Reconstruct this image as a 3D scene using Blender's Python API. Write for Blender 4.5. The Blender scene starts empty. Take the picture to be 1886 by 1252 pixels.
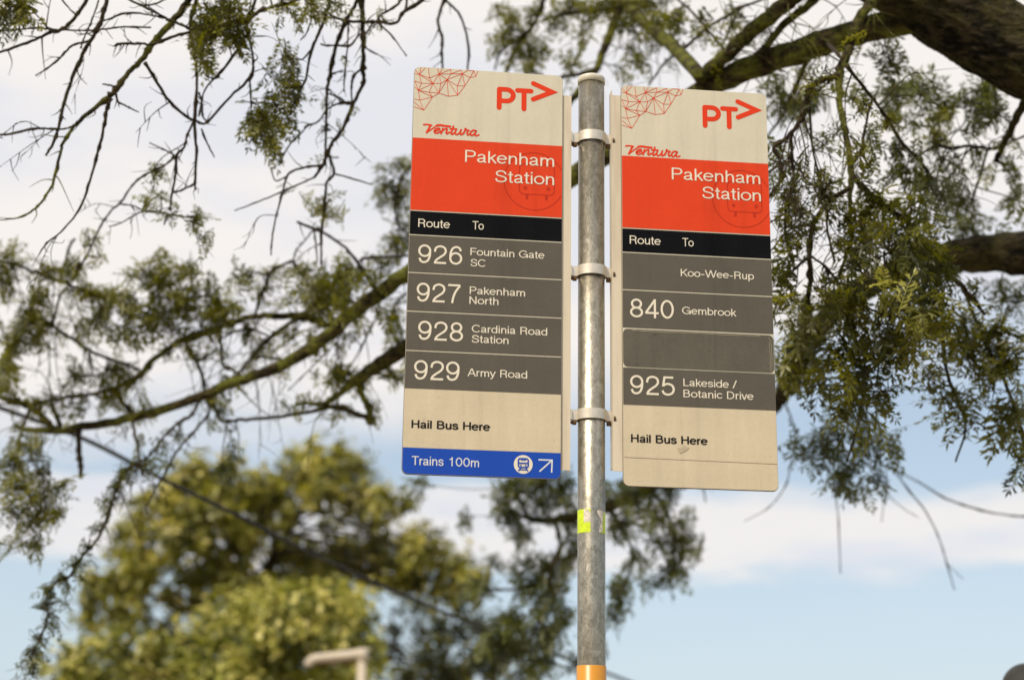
import bpy, math, random
import numpy as np
from mathutils import Vector, Matrix
R = math.radians
random.seed(11); rng = np.random.default_rng(11)
sc = bpy.context.scene
COL = sc.collection

# ------------------------------------------------------------------ camera
FPX, PIT, ROL = 3000.0, 0.27575, 0.013465      # focal length in photo pixels, pitch, roll
CX, CY = 943.0, 626.0
EYE = np.array([0.0, 0.0, 1.55])
_F = np.array([0, math.cos(PIT), math.sin(PIT)]); _U0 = np.array([0, -math.sin(PIT), math.cos(PIT)]); _R0 = np.array([1.0, 0, 0])
_R = math.cos(ROL) * _R0 + math.sin(ROL) * _U0; _U = -math.sin(ROL) * _R0 + math.cos(ROL) * _U0
cam = bpy.data.cameras.new('camera'); camo = bpy.data.objects.new('camera', cam); COL.objects.link(camo)
camo.matrix_world = Matrix(((_R[0], _U[0], -_F[0], EYE[0]), (_R[1], _U[1], -_F[1], EYE[1]), (_R[2], _U[2], -_F[2], EYE[2]), (0, 0, 0, 1)))
cam.sensor_width = 36; cam.lens = 36 * FPX / 1886
cam.clip_start = 0.05; cam.clip_end = 3000
cam.dof.use_dof = True; cam.dof.focus_distance = 3.585; cam.dof.aperture_fstop = 2.4
cam.dof.aperture_blades = 9
sc.camera = camo

# ------------------------------------------------------------------ light
SUN = Vector((-0.42, -0.56, 0.71)).normalized()
SUN_E = math.asin(SUN.z); SUN_A = math.atan2(SUN.x, SUN.y)
w = bpy.data.worlds.new('World'); sc.world = w; w.use_nodes = True
nt = w.node_tree; N = nt.nodes; Lk = nt.links
for n in list(N): N.remove(n)
def nd(tree, kind, **kw):
    n = tree.nodes.new(kind)
    for k, v in kw.items(): setattr(n, k, v)
    return n
def mth(tree, op, a, b=None, c=None, clamp=False):
    n = tree.nodes.new('ShaderNodeMath'); n.operation = op; n.use_clamp = clamp
    for i, v in enumerate((a, b, c)):
        if v is None: continue
        if isinstance(v, (int, float)): n.inputs[i].default_value = v
        else: tree.links.new(v, n.inputs[i])
    return n.outputs[0]
def ramp(tree, fac, stops):
    n = tree.nodes.new('ShaderNodeMapRange'); n.interpolation_type = 'SMOOTHSTEP'
    tree.links.new(fac, n.inputs[0])
    for i, v in enumerate(stops): n.inputs[1 + i].default_value = v
    return n.outputs[0]
def mixc(tree, fac, a, b):
    n = tree.nodes.new('ShaderNodeMix'); n.data_type = 'RGBA'
    for sock, v in ((n.inputs[0], fac), (n.inputs[6], a), (n.inputs[7], b)):
        if isinstance(v, (int, float)): sock.default_value = v
        elif isinstance(v, tuple): sock.default_value = (*v, 1)
        else: tree.links.new(v, sock)
    return n.outputs[2]
sky = nd(nt, 'ShaderNodeTexSky', sky_type='NISHITA'); sky.sun_disc = False
sky.sun_elevation = SUN_E; sky.sun_rotation = SUN_A; sky.air_density = 1.0; sky.dust_density = 1.5; sky.ozone_density = 1.6
bg = nd(nt, 'ShaderNodeBackground'); bg.inputs[1].default_value = 0.1
tc = nd(nt, 'ShaderNodeTexCoord'); sep = nd(nt, 'ShaderNodeSeparateXYZ'); Lk.new(tc.outputs['Generated'], sep.inputs[0])
el = mth(nt, 'MULTIPLY', mth(nt, 'ARCSINE', sep.outputs[2]), 57.2958)          # elevation in degrees
az = mth(nt, 'MULTIPLY', mth(nt, 'ARCTAN2', sep.outputs[0], sep.outputs[1]), 57.2958)
den = mth(nt, 'ADD', sep.outputs[2], 0.12)
cv = nd(nt, 'ShaderNodeCombineXYZ'); Lk.new(mth(nt, 'DIVIDE', sep.outputs[0], den), cv.inputs[0]); Lk.new(mth(nt, 'DIVIDE', sep.outputs[1], den), cv.inputs[1])
def noise(tree, vec, scale, detail=5, rough=0.55, out=0):
    n = tree.nodes.new('ShaderNodeTexNoise'); n.inputs['Scale'].default_value = scale; n.inputs['Detail'].default_value = detail; n.inputs['Roughness'].default_value = rough
    if vec is not None: tree.links.new(vec, n.inputs['Vector'])
    return n.outputs[out]
n1 = noise(nt, cv.outputs[0], 1.3, 8, 0.6); n2 = noise(nt, cv.outputs[0], 0.7, 4, 0.5)
mp = nd(nt, 'ShaderNodeMapping'); mp.inputs['Location'].default_value = (7.3, 2.1, 0); Lk.new(cv.outputs[0], mp.inputs[0])
n3 = noise(nt, mp.outputs[0], 1.6, 4, 0.5)
wob = mth(nt, 'MULTIPLY', mth(nt, 'SUBTRACT', n1, 0.5), 9.0)
elw = mth(nt, 'ADD', el, wob)
upper = ramp(nt, mth(nt, 'ADD', elw, mth(nt, 'MULTIPLY', az, -0.12)), (11.5, 16.0, 0.0, 1.0))
bd = mth(nt, 'ABSOLUTE', mth(nt, 'SUBTRACT', mth(nt, 'ADD', el, mth(nt, 'MULTIPLY', wob, 0.42)), 9.0))
band = ramp(nt, bd, (0.9, 1.75, 1.0, 0.0))
amt = mth(nt, 'MAXIMUM', upper, mth(nt, 'MULTIPLY', band, 0.85))
amt = mth(nt, 'MULTIPLY_ADD', amt, 0.95, 0.05, clamp=True)
haze = mixc(nt, ramp(nt, el, (2.0, 13.0, 0.64, 0.42)), sky.outputs[0], (6.2, 7.3, 8.2))   # thin high veil over the blue
cloudc = mixc(nt, ramp(nt, n3, (0.44, 0.60, 0.0, 1.0)), (8.1, 7.7, 7.4), (6.8, 6.9, 7.35))
skyc = mixc(nt, amt, haze, cloudc)
Lk.new(skyc, bg.inputs[0])
wo = nd(nt, 'ShaderNodeOutputWorld'); Lk.new(bg.outputs[0], wo.inputs[0])

sl = bpy.data.lights.new('sun', 'SUN'); sl.energy = 3.4; sl.angle = R(6.0); sl.color = (1.0, 0.89, 0.71)
so = bpy.data.objects.new('sun', sl); COL.objects.link(so); so.rotation_euler = SUN.to_track_quat('Z', 'Y').to_euler()
sc.view_settings.view_transform = 'Standard'; sc.view_settings.look = 'None'; sc.view_settings.gamma = 1; sc.view_settings.exposure = 0.22
sc.cycles.max_bounces = 8; sc.cycles.transmission_bounces = 4; sc.cycles.transparent_max_bounces = 8

# ------------------------------------------------------------------ helpers
def at(px, py, d):
    """the point whose distance along the optical axis is d and that the photo shows at (px, py)"""
    return EYE + d * (_F + _R * (px - CX) / FPX + _U * (CY - py) / FPX)
def tag(o, label=None, cat=None, group=None, kind=None):
    if label: o['label'] = label
    if cat: o['category'] = cat
    if group: o['group'] = group
    if kind: o['kind'] = kind
    return o
def empty(name, loc, label, cat, group=None, rz=0.0):
    o = bpy.data.objects.new(name, None); COL.objects.link(o); o.location = loc; o.rotation_euler = (0, 0, rz); o.empty_display_size = 0.1
    return tag(o, label, cat, group)
def mesh(name, V, Fs, mat, parent=None, smooth=False, local=True, tint=None):
    """link one mesh object; with local=False V is in world space and is moved into the parent's space"""
    V = np.asarray(V, dtype=float)
    if parent is not None and not local:
        p = parent; off = np.zeros(3)
        while p is not None:
            off = off + np.array(p.location); p = p.parent
        V = V - off
    me = bpy.data.meshes.new(name); me.from_pydata(V.tolist(), [], [list(map(int, f)) for f in Fs]); me.update()
    if smooth: me.polygons.foreach_set('use_smooth', [True] * len(me.polygons))
    if tint is not None:
        a = me.attributes.new('tint', 'FLOAT', 'FACE'); a.data.foreach_set('value', np.asarray(tint, dtype=np.float32))
    me.materials.append(mat)
    o = bpy.data.objects.new(name, me); COL.objects.link(o)
    if parent is not None: o.parent = parent
    return o
def catmull(P, n):
    P = np.asarray(P, float)
    if len(P) < 3: return np.array([P[0] + (P[-1] - P[0]) * t for t in np.linspace(0, 1, n + 1)])
    Q = np.vstack([2 * P[0] - P[1], P, 2 * P[-1] - P[-2]]); out = []
    for i in range(1, len(Q) - 2):
        a, b, c, d = Q[i - 1], Q[i], Q[i + 1], Q[i + 2]
        for t in np.arange(n) / n:
            out.append(0.5 * ((2 * b) + (c - a) * t + (2 * a - 5 * b + 4 * c - d) * t * t + (3 * b - a - 3 * c + d) * t ** 3))
    out.append(P[-1]); return np.array(out)
def tube(P, rad, sides=7, rough=0.0, cap=True):
    P = np.asarray(P, float); n = len(P); rad = np.broadcast_to(rad, (n,))
    T = np.gradient(P, axis=0); T /= np.linalg.norm(T, axis=1)[:, None] + 1e-12
    up = np.array([0.13, -0.9, 0.4]); u = np.cross(T[0], up); u /= np.linalg.norm(u) + 1e-12
    V = []
    for i in range(n):
        u = u - T[i] * (u @ T[i]); u /= np.linalg.norm(u) + 1e-12; v = np.cross(T[i], u)
        for k in range(sides):
            a = 2 * math.pi * k / sides; r = rad[i] * (1 + rough * (rng.random() - 0.5) * 2)
            V.append(P[i] + r * (math.cos(a) * u + math.sin(a) * v))
    Fs = []
    for i in range(n - 1):
        for k in range(sides):
            a = i * sides + k; b = i * sides + (k + 1) % sides
            Fs.append((a, b, b + sides, a + sides))
    if cap:
        Fs.append(tuple(range(sides))[::-1]); Fs.append(tuple((n - 1) * sides + k for k in range(sides)))
    return np.array(V), Fs
class MB:
    def __init__(s): s.V = []; s.F = []; s.n = 0; s.T = []
    def add(s, V, Fs, t=0.5):
        V = np.asarray(V, float); s.V.append(V); s.F += [tuple(i + s.n for i in f) for f in Fs]; s.T += [t] * len(Fs); s.n += len(V)
    def box(s, x0, x1, y0, y1, z0, z1, b=0.0):
        V = [(x, y, z) for z in (z0, z1) for y in (y0, y1) for x in (x0, x1)]
        s.add(V, [(0, 2, 3, 1), (4, 5, 7, 6), (0, 1, 5, 4), (2, 6, 7, 3), (0, 4, 6, 2), (1, 3, 7, 5)])
    def build(s, name, mat, parent=None, **k):
        return mesh(name, np.vstack(s.V), s.F, mat, parent, **k)

# ------------------------------------------------------------------ materials
def mat(name, base, rough=0.6, metal=0.0, spec=0.5):
    m = bpy.data.materials.new(name); m.use_nodes = True
    b = m.node_tree.nodes['Principled BSDF']; b.inputs['Base Color'].default_value = (*base, 1)
    b.inputs['Roughness'].default_value = rough; b.inputs['Metallic'].default_value = metal; b.inputs['Specular IOR Level'].default_value = spec
    return m, m.node_tree, b
def objco(t): return nd(t, 'ShaderNodeTexCoord').outputs['Object']
def bump(t, b, h, strength, dist):
    n = nd(t, 'ShaderNodeBump'); n.inputs['Strength'].default_value = strength; n.inputs['Distance'].default_value = dist
    t.links.new(h, n.inputs['Height']); t.links.new(n.outputs[0], b.inputs['Normal'])
def vinyl(name, base, dirt=0.12, rough=0.42, sheet=False, spec=0.14):
    """printed retroreflective sheeting: slightly dirty, fine grain"""
    m, t, b = mat(name, base, rough, 0, 0.06 if max(base) < .01 else spec)
    co = objco(t)
    d1 = noise(t, co, 9, 5, 0.6); d2 = noise(t, co, 120, 3, 0.6)
    k = mth(t, 'ADD', mth(t, 'MULTIPLY', mth(t, 'SUBTRACT', d1, 0.5), dirt * 2.2), mth(t, 'MULTIPLY', mth(t, 'SUBTRACT', d2, 0.5), dirt * 1.2))
    if sheet:   # the honeycomb of the sheeting and faint vertical streaks
        vo = nd(t, 'ShaderNodeTexVoronoi', feature='DISTANCE_TO_EDGE'); vo.inputs['Scale'].default_value = 190; vo.inputs['Randomness'].default_value = 0.05
        mr = nd(t, 'ShaderNodeMapping'); mr.inputs['Rotation'].default_value = (0, R(38), 0); t.links.new(co, mr.inputs[0]); t.links.new(mr.outputs[0], vo.inputs['Vector'])
        hc = ramp(t, vo.outputs[0], (0.05, 0.22, -0.05, 0.05)); k = mth(t, 'ADD', k, hc)
        mpp = nd(t, 'ShaderNodeMapping'); mpp.inputs['Scale'].default_value = (60, 60, 3.0); t.links.new(co, mpp.inputs[0])
        st = noise(t, mpp.outputs[0], 1.0, 3, 0.5); k = mth(t, 'ADD', k, mth(t, 'MULTIPLY', mth(t, 'SUBTRACT', st, 0.5), 0.13))
    ms = nd(t, 'ShaderNodeMapping'); ms.inputs['Scale'].default_value = (26, 26, 1.3); t.links.new(co, ms.inputs[0])
    run = ramp(t, noise(t, ms.outputs[0], 1.0, 4, 0.6), (0.50, 0.78, 0.0, 1.0))           # faint rain runs
    fly = ramp(t, noise(t, co, 75, 2, 0.5), (0.70, 0.745, 0.0, 1.0))                       # specks
    k = mth(t, 'SUBTRACT', k, mth(t, 'ADD', mth(t, 'MULTIPLY', run, dirt * 1.1), mth(t, 'MULTIPLY', fly, dirt * 1.6)))
    v = nd(t, 'ShaderNodeHueSaturation'); v.inputs['Color'].default_value = (*base, 1)
    t.links.new(mth(t, 'ADD', k, 1.0), v.inputs['Value']); t.links.new(v.outputs[0], b.inputs['Base Color'])
    t.links.new(mth(t, 'MULTIPLY_ADD', d2, 0.2, rough - 0.1), b.inputs['Roughness'])
    return m
M = {}
M['white'] = vinyl('white_sheeting', (0.5418, 0.5031, 0.4085), 0.10, 0.45, sheet=True)
M['tan'] = vinyl('tan_sheeting', (0.520, 0.447, 0.330), 0.14, 0.5, sheet=True)
M['orange'] = vinyl('orange_vinyl', (0.60, 0.049, 0.0125), 0.10, 0.44)
M['orange_dk'] = vinyl('orange_vinyl_emblem', (0.40, 0.028, 0.009), 0.05, 0.42)
M['red'] = vinyl('red_orange_print', (0.6192, 0.0430, 0.0120), 0.06, 0.40)
M['black'] = vinyl('black_vinyl', (0.0045, 0.0048, 0.0065), 0.5, 0.5)
M['grey'] = vinyl('grey_vinyl', (0.093, 0.084, 0.069), 0.16, 0.50)
M['grey2'] = vinyl('faded_grey_vinyl', (0.098, 0.091, 0.074), 0.25, 0.62)
M['blue'] = vinyl('blue_vinyl', (0.0120, 0.0602, 0.3784), 0.10, 0.36)
M['cream'] = vinyl('cream_lettering', (0.6536, 0.6020, 0.5074), 0.06, 0.45)
M['paleblue'] = vinyl('white_lettering', (0.6020, 0.6192, 0.6364), 0.05, 0.45)
M['ink'] = vinyl('black_lettering', (0.012, 0.011, 0.010), 0.2, 0.45)
M['paper'] = vinyl('torn_paper', (0.42, 0.36, 0.26), 0.3, 0.8)
def painted():
    m, t, b = mat('cream_painted_steel', (0.66, 0.58, 0.45), 0.45)
    co = objco(t); mpp = nd(t, 'ShaderNodeMapping'); mpp.inputs['Scale'].default_value = (40, 40, 5); t.links.new(co, mpp.inputs[0])
    s = noise(t, mpp.outputs[0], 1.0, 5, 0.6)
    t.links.new(mixc(t, ramp(t, s, (0.45, 0.75, 0.0, 0.5)), (0.58, 0.51, 0.40), (0.38, 0.31, 0.215)), b.inputs['Base Color'])
    return m
M['channel'] = painted()
def galv():
    m, t, b = mat('galvanised_steel', (0.5, 0.5, 0.48), 0.42, 0.85)
    co = objco(t); mpp = nd(t, 'ShaderNodeMapping'); mpp.inputs['Scale'].default_value = (1, 1, 0.6); t.links.new(co, mpp.inputs[0])
    n_ = noise(t, mpp.outputs[0], 120, 6, 0.7); n2_ = noise(t, mpp.outputs[0], 420, 4, 0.65); big = noise(t, co, 10, 4, 0.55)
    k = mth(t, 'ADD', mth(t, 'MULTIPLY', n_, 0.6), mth(t, 'MULTIPLY', n2_, 0.5))
    c = mixc(t, ramp(t, k, (0.38, 0.74, 0.0, 1.0)), (0.24, 0.22, 0.17), (0.44, 0.41, 0.345))
    c = mixc(t, ramp(t, big, (0.5, 0.72, 0.0, 0.4)), c, (0.28, 0.24, 0.175))
    vo = nd(t, 'ShaderNodeTexVoronoi'); vo.inputs['Scale'].default_value = 95; vo.inputs['Randomness'].default_value = 1.0
    wv = nd(t, 'ShaderNodeVectorMath'); wv.operation = 'ADD'; t.links.new(mpp.outputs[0], wv.inputs[0])
    ws = nd(t, 'ShaderNodeVectorMath'); ws.operation = 'SCALE'; ws.inputs['Scale'].default_value = .012; t.links.new(noise(t, mpp.outputs[0], 60, 3, .6, 1), ws.inputs[0]); t.links.new(ws.outputs[0], wv.inputs[1]); t.links.new(wv.outputs[0], vo.inputs['Vector'])
    sp = nd(t, 'ShaderNodeSeparateColor'); t.links.new(vo.outputs['Color'], sp.inputs[0])
    hv = nd(t, 'ShaderNodeHueSaturation'); t.links.new(c, hv.inputs['Color']); t.links.new(mth(t, 'MULTIPLY_ADD', sp.outputs[0], .34, .83), hv.inputs['Value']); c = hv.outputs[0]
    mr_ = nd(t, 'ShaderNodeMapping'); mr_.inputs['Scale'].default_value = (45, 45, 2.2); t.links.new(co, mr_.inputs[0])
    c = mixc(t, ramp(t, noise(t, mr_.outputs[0], 1.0, 4, .6), (.55, .75, 0.0, .5)), c, (0.20, 0.165, 0.115))      # drips
    pit = ramp(t, noise(t, mpp.outputs[0], 170, 4, 0.6), (0.64, 0.70, 0.0, 0.55)); c = mixc(t, pit, c, (0.10, 0.09, 0.065))
    t.links.new(c, b.inputs['Base Color'])
    t.links.new(mth(t, 'MULTIPLY_ADD', n2_, 0.26, 0.22), b.inputs['Roughness']); bump(t, b, k, 0.45, 0.0013)
    return m
M['galv'] = galv()
def paint_simple(name, c, rough=0.45, var=0.12, scale=40, metal=0.0):
    m, t, b = mat(name, c, rough, metal)
    k = noise(t, objco(t), scale, 5, 0.6)
    t.links.new(mixc(t, ramp(t, k, (0.3, 0.7, 0.0, 1.0)), tuple(x * (1 - var) for x in c), tuple(min(1, x * (1 + var)) for x in c)), b.inputs['Base Color'])
    return m
M['band'] = paint_simple('bare_aluminium', (0.64, 0.585, 0.50), 0.42, 0.08, 60, 0.55)
M['rust'] = paint_simple('rusty_steel', (0.10, 0.055, 0.022), 0.8, 0.5, 200)
M['cap'] = paint_simple('grey_white_plastic', (0.5742, 0.5394, 0.4611), 0.45, 0.1, 60)
M['yellow'] = paint_simple('yellow_sleeve', (0.5220, 0.2218, 0.0139), 0.35, 0.08, 12)
M['lime'] = paint_simple('lime_sticker', (0.5220, 0.6612, 0.0130), 0.4, 0.1, 90)
M['stickpaper'] = paint_simple('sticker_backing', (0.5742, 0.5220, 0.4698), 0.8, 0.2, 150)
M['lamp'] = paint_simple('cream_lamp_paint', (0.4872, 0.4176, 0.3350), 0.5, 0.05, 6)
M['edge'] = paint_simple('dulled_aluminium_edge', (0.10, 0.085, 0.065), 0.55, 0.3, 90, 0.4)
M['dark'] = paint_simple('dark_grey_paint', (0.030, 0.030, 0.026), 0.65, 0.2, 30)
M['wire'] = paint_simple('black_cable', (0.010, 0.010, 0.009), 0.7, 0.2, 5)
def bark(name, dark, light, moss, mossamt=0.5, sc_=1.0, bd=0.01):
    m, t, b = mat(name, dark, 0.9, 0, 0.15)
    geo = nd(t, 'ShaderNodeTexCoord').outputs['Object']
    mpp = nd(t, 'ShaderNodeMapping'); mpp.inputs['Rotation'].default_value = (0, R(40), 0); mpp.inputs['Scale'].default_value = (7 * sc_, 22 * sc_, 26 * sc_); t.links.new(geo, mpp.inputs[0])
    f = noise(t, mpp.outputs[0], 1.3, 6, 0.62); g = noise(t, geo, 5 * sc_, 5, 0.6); h = noise(t, geo, 60, 4, 0.6)
    c = mixc(t, ramp(t, f, (0.44, 0.62, 0.0, 1.0)), dark, light)
    c = mixc(t, mth(t, 'MULTIPLY', ramp(t, g, (0.38, 0.58, 0.0, mossamt)), ramp(t, h, (0.35, 0.6, 0.3, 1.0))), c, moss)
    t.links.new(c, b.inputs['Base Color']); bump(t, b, mth(t, 'MULTIPLY_ADD', h, 0.25, f), 0.9, bd)
    return m
M['bark'] = bark('furrowed_bark', (0.005, 0.004, 0.003), (0.044, 0.034, 0.020), (0.10, 0.09, 0.024), 0.4, 1.6, 0.03)  # bark colour darkened to hold the shade of the canopy overhead
M['limbbark'] = bark('mossy_limb_bark', (0.015, 0.012, 0.006), (0.062, 0.046, 0.022), (0.130, 0.140, 0.022), 0.9, 2.2, 0.012)  # limb colour also darkened in place of canopy shade
M['twig'] = bark('twig_bark', (0.018, 0.012, 0.009), (0.056, 0.038, 0.026), (0.070, 0.070, 0.018), 0.35, 4.0, 0.002)
def leafmat(name, dark, light, young_lit, trans=0.35):
    m = bpy.data.materials.new(name); m.use_nodes = True; t = m.node_tree
    for n in list(t.nodes): t.nodes.remove(n)
    at_ = nd(t, 'ShaderNodeAttribute', attribute_name='tint')
    c = mixc(t, ramp(t, at_.outputs['Fac'], (0.0, 0.9, 0.0, 1.0)), dark, light)
    c = mixc(t, ramp(t, at_.outputs['Fac'], (0.93, 1.0, 0.0, 1.0)), c, young_lit)  # palest tint: young fronds, and sunlight painted on the distant crowns
    d = nd(t, 'ShaderNodeBsdfDiffuse'); tr = nd(t, 'ShaderNodeBsdfTranslucent'); g = nd(t, 'ShaderNodeBsdfGlossy'); g.inputs['Roughness'].default_value = 0.45
    t.links.new(c, d.inputs[0])
    hs = nd(t, 'ShaderNodeHueSaturation'); hs.inputs['Value'].default_value = 1.5; hs.inputs['Saturation'].default_value = 1.1; t.links.new(c, hs.inputs['Color']); t.links.new(hs.outputs[0], tr.inputs[0])
    m1 = nd(t, 'ShaderNodeMixShader'); m1.inputs[0].default_value = trans; t.links.new(d.outputs[0], m1.inputs[1]); t.links.new(tr.outputs[0], m1.inputs[2])
    m2 = nd(t, 'ShaderNodeMixShader'); m2.inputs[0].default_value = 0.05; t.links.new(m1.outputs[0], m2.inputs[1]); t.links.new(g.outputs[0], m2.inputs[2])
    o = nd(t, 'ShaderNodeOutputMaterial'); t.links.new(m2.outputs[0], o.inputs[0])
    return m
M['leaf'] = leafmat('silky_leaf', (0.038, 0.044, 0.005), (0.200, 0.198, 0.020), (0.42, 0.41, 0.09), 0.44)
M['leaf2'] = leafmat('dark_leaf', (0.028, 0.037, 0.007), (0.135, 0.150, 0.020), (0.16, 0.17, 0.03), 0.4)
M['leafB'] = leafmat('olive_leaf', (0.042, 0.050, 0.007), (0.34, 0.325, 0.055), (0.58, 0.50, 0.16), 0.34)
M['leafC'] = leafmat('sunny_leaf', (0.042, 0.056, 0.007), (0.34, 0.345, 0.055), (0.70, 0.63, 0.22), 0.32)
M['leafD'] = leafmat('deep_green_leaf', (0.012, 0.022, 0.008), (0.075, 0.082, 0.018), (0.26, 0.24, 0.06), 0.25)

# ------------------------------------------------------------------ ground (below the frame, gives the warm bounce)
def ground():
    m, t, b = mat('dry_grass', (0.2, 0.17, 0.09), 0.95)
    co = objco(t); k = noise(t, co, 1.2, 6, 0.65); k2 = noise(t, co, 40, 4, 0.7)
    c = mixc(t, ramp(t, k, (0.35, 0.65, 0.0, 1.0)), (0.26, 0.20, 0.10), (0.15, 0.15, 0.06)); c = mixc(t, mth(t, 'MULTIPLY', k2, 0.5), c, (0.33, 0.27, 0.15))
    t.links.new(c, b.inputs['Base Color'])
    g = MB(); g.add([(-400, -400, 0), (400, -400, 0), (400, 400, 0), (-400, 400, 0)], [(0, 1, 2, 3)])
    tag(g.build('ground', m), kind='structure')
    m2 = paint_simple('warm_concrete', (0.44, 0.37, 0.28), 0.9, 0.12, 3)
    p = MB(); p.box(-1.6, 1.0, -40, 60, -0.02, 0.02)
    tag(p.build('footpath', m2), kind='structure')
    k_ = MB(); k_.box(1.3, 1.45, -40, 60, -0.05, 0.03); tag(k_.build('kerb', m2), kind='structure')
    m3 = paint_simple('asphalt', (0.055, 0.053, 0.05), 0.9, 0.2, 80)
    r = MB(); r.add([(1.45, -40, 0.004), (2.6, -40, 0.004), (2.6, 60, 0.004), (1.45, 60, 0.004)], [(0, 1, 2, 3)])
    tag(r.build('road', m3), kind='structure')
ground()

# ------------------------------------------------------------------ pole
PX, PY, PR = 0.1752, 3.458, 0.0297
def lathe(prof, sides=40, cx=0.0, cy=0.0):
    V = []; Fs = []
    for r, z in prof:
        for k in range(sides):
            a = 2 * math.pi * k / sides; V.append((cx + r * math.cos(a), cy + r * math.sin(a), z))
    for i in range(len(prof) - 1):
        for k in range(sides):
            a = i * sides + k; b = i * sides + (k + 1) % sides; Fs.append((a, b, b + sides, a + sides))
    Fs.append(tuple(range(sides))[::-1]); Fs.append(tuple((len(prof) - 1) * sides + k for k in range(sides)))
    return V, Fs
ZTOP = 1.55 + 1.6065
pole = empty('bus_stop_pole', (PX, PY, 0), 'round galvanised steel pole standing between the two sign boards', 'pole')
v, f = lathe([(PR, 0.0), (PR, 1.9), (PR, ZTOP - 0.004)], 48); mesh('shaft', v, f, M['galv'], pole, True)
def dome(r, z0, h, ht, n=6):
    return [(r, z0), (r, z0 + h)] + [(r * math.cos(a), z0 + h + ht * math.sin(a)) for a in np.linspace(0, 1.5, n)[1:]]
v, f = lathe(dome(PR + 0.0018, ZTOP - 0.0135, 0.013, 0.008, 9), 48); mesh('cap', v, f, M['cap'], pole, True)
ZSL = 1.55 + 0.274
v, f = lathe([(PR + 0.0012, 0.02), (PR + 0.0014, ZSL - 0.001), (PR + 0.0004, ZSL)], 48); mesh('sleeve', v, f, M['yellow'], pole, True)
def wrap(poly, z0, r):
    """a torn sticker: polygon columns (angle, zlow, zhigh) wrapped round the shaft"""
    V = []; Fs = []; fine = []
    for p, q in zip(poly[:-1], poly[1:]):
        k = max(1, int(abs(q[0] - p[0]) / .06)); fine += [tuple(p[j] + (q[j] - p[j]) * i / k for j in range(3)) for i in range(k)]
    poly = fine + [poly[-1]]
    for a, lo, hi in poly:
        V += [(r * math.sin(a), -r * math.cos(a), z0 + lo), (r * math.sin(a), -r * math.cos(a), z0 + hi)]
    for i in range(len(poly) - 1): Fs.append((2 * i, 2 * i + 2, 2 * i + 3, 2 * i + 1))
    return V, Fs
ZST = 1.55 + 0.5505     # lower edge of the sticker band
def jag(a0, a1, lo, hi, n=14, amp=0.0015, tear=None):
    out = []
    for i in range(n + 1):
        a = a0 + (a1 - a0) * i / n; l, h = lo, hi
        if tear: l, h = tear(i / n, l, h)
        out.append((a, l + random.uniform(-amp, amp) * (0.3), h + random.uniform(-amp, amp) * 0.3))
    return out
H_ST = 0.050
v, f = wrap(jag(-1.75, -0.12, 0.0, H_ST, 18), ZST, PR + 0.0004); mesh('sticker', v, f, M['lime'], pole)
v, f = wrap([(-0.62, 0.022, H_ST - .001), (-0.50, 0.020, H_ST - .001), (-0.40, 0.024, H_ST - .002), (-0.32, 0.020, H_ST - .001), (-0.22, 0.023, H_ST - .003), (-0.15, 0.021, H_ST - .008), (-0.10, 0.025, H_ST - .010)], ZST, PR + 0.0008)
mesh('sticker_backing', v, f, M['stickpaper'], pole)
v, f = wrap([(0.62, 0.002, 0.010), (0.66, 0.0, 0.017), (0.72, 0.0, 0.024), (0.78, 0.0, 0.040), (0.86, 0.0, 0.046), (1.0, 0.0, 0.047), (1.4, 0.0, 0.047), (1.75, 0.0, 0.047)], ZST - 0.001, PR + 0.0004)
mesh('sticker', v, f, M['lime'], pole)
v, f = wrap([(0.36, 0.040, 0.0465), (0.46, 0.037, 0.0475), (0.58, 0.031, 0.0475), (0.70, 0.022, 0.047), (0.76, 0.006, 0.047), (0.84, 0.010, 0.046), (0.90, 0.036, 0.0465), (1.02, 0.041, 0.0468)], ZST, PR + 0.0008)
mesh('sticker_backing', v, f, M['stickpaper'], pole)
v, f = wrap([(0.50, 0.0, 0.005), (0.60, 0.0, 0.015), (0.68, 0.004, 0.022), (0.76, 0.002, 0.018), (0.84, 0.0, 0.008)], ZST, PR + 0.0009)
mesh('sticker_backing', v, f, M['stickpaper'], pole)

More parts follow.
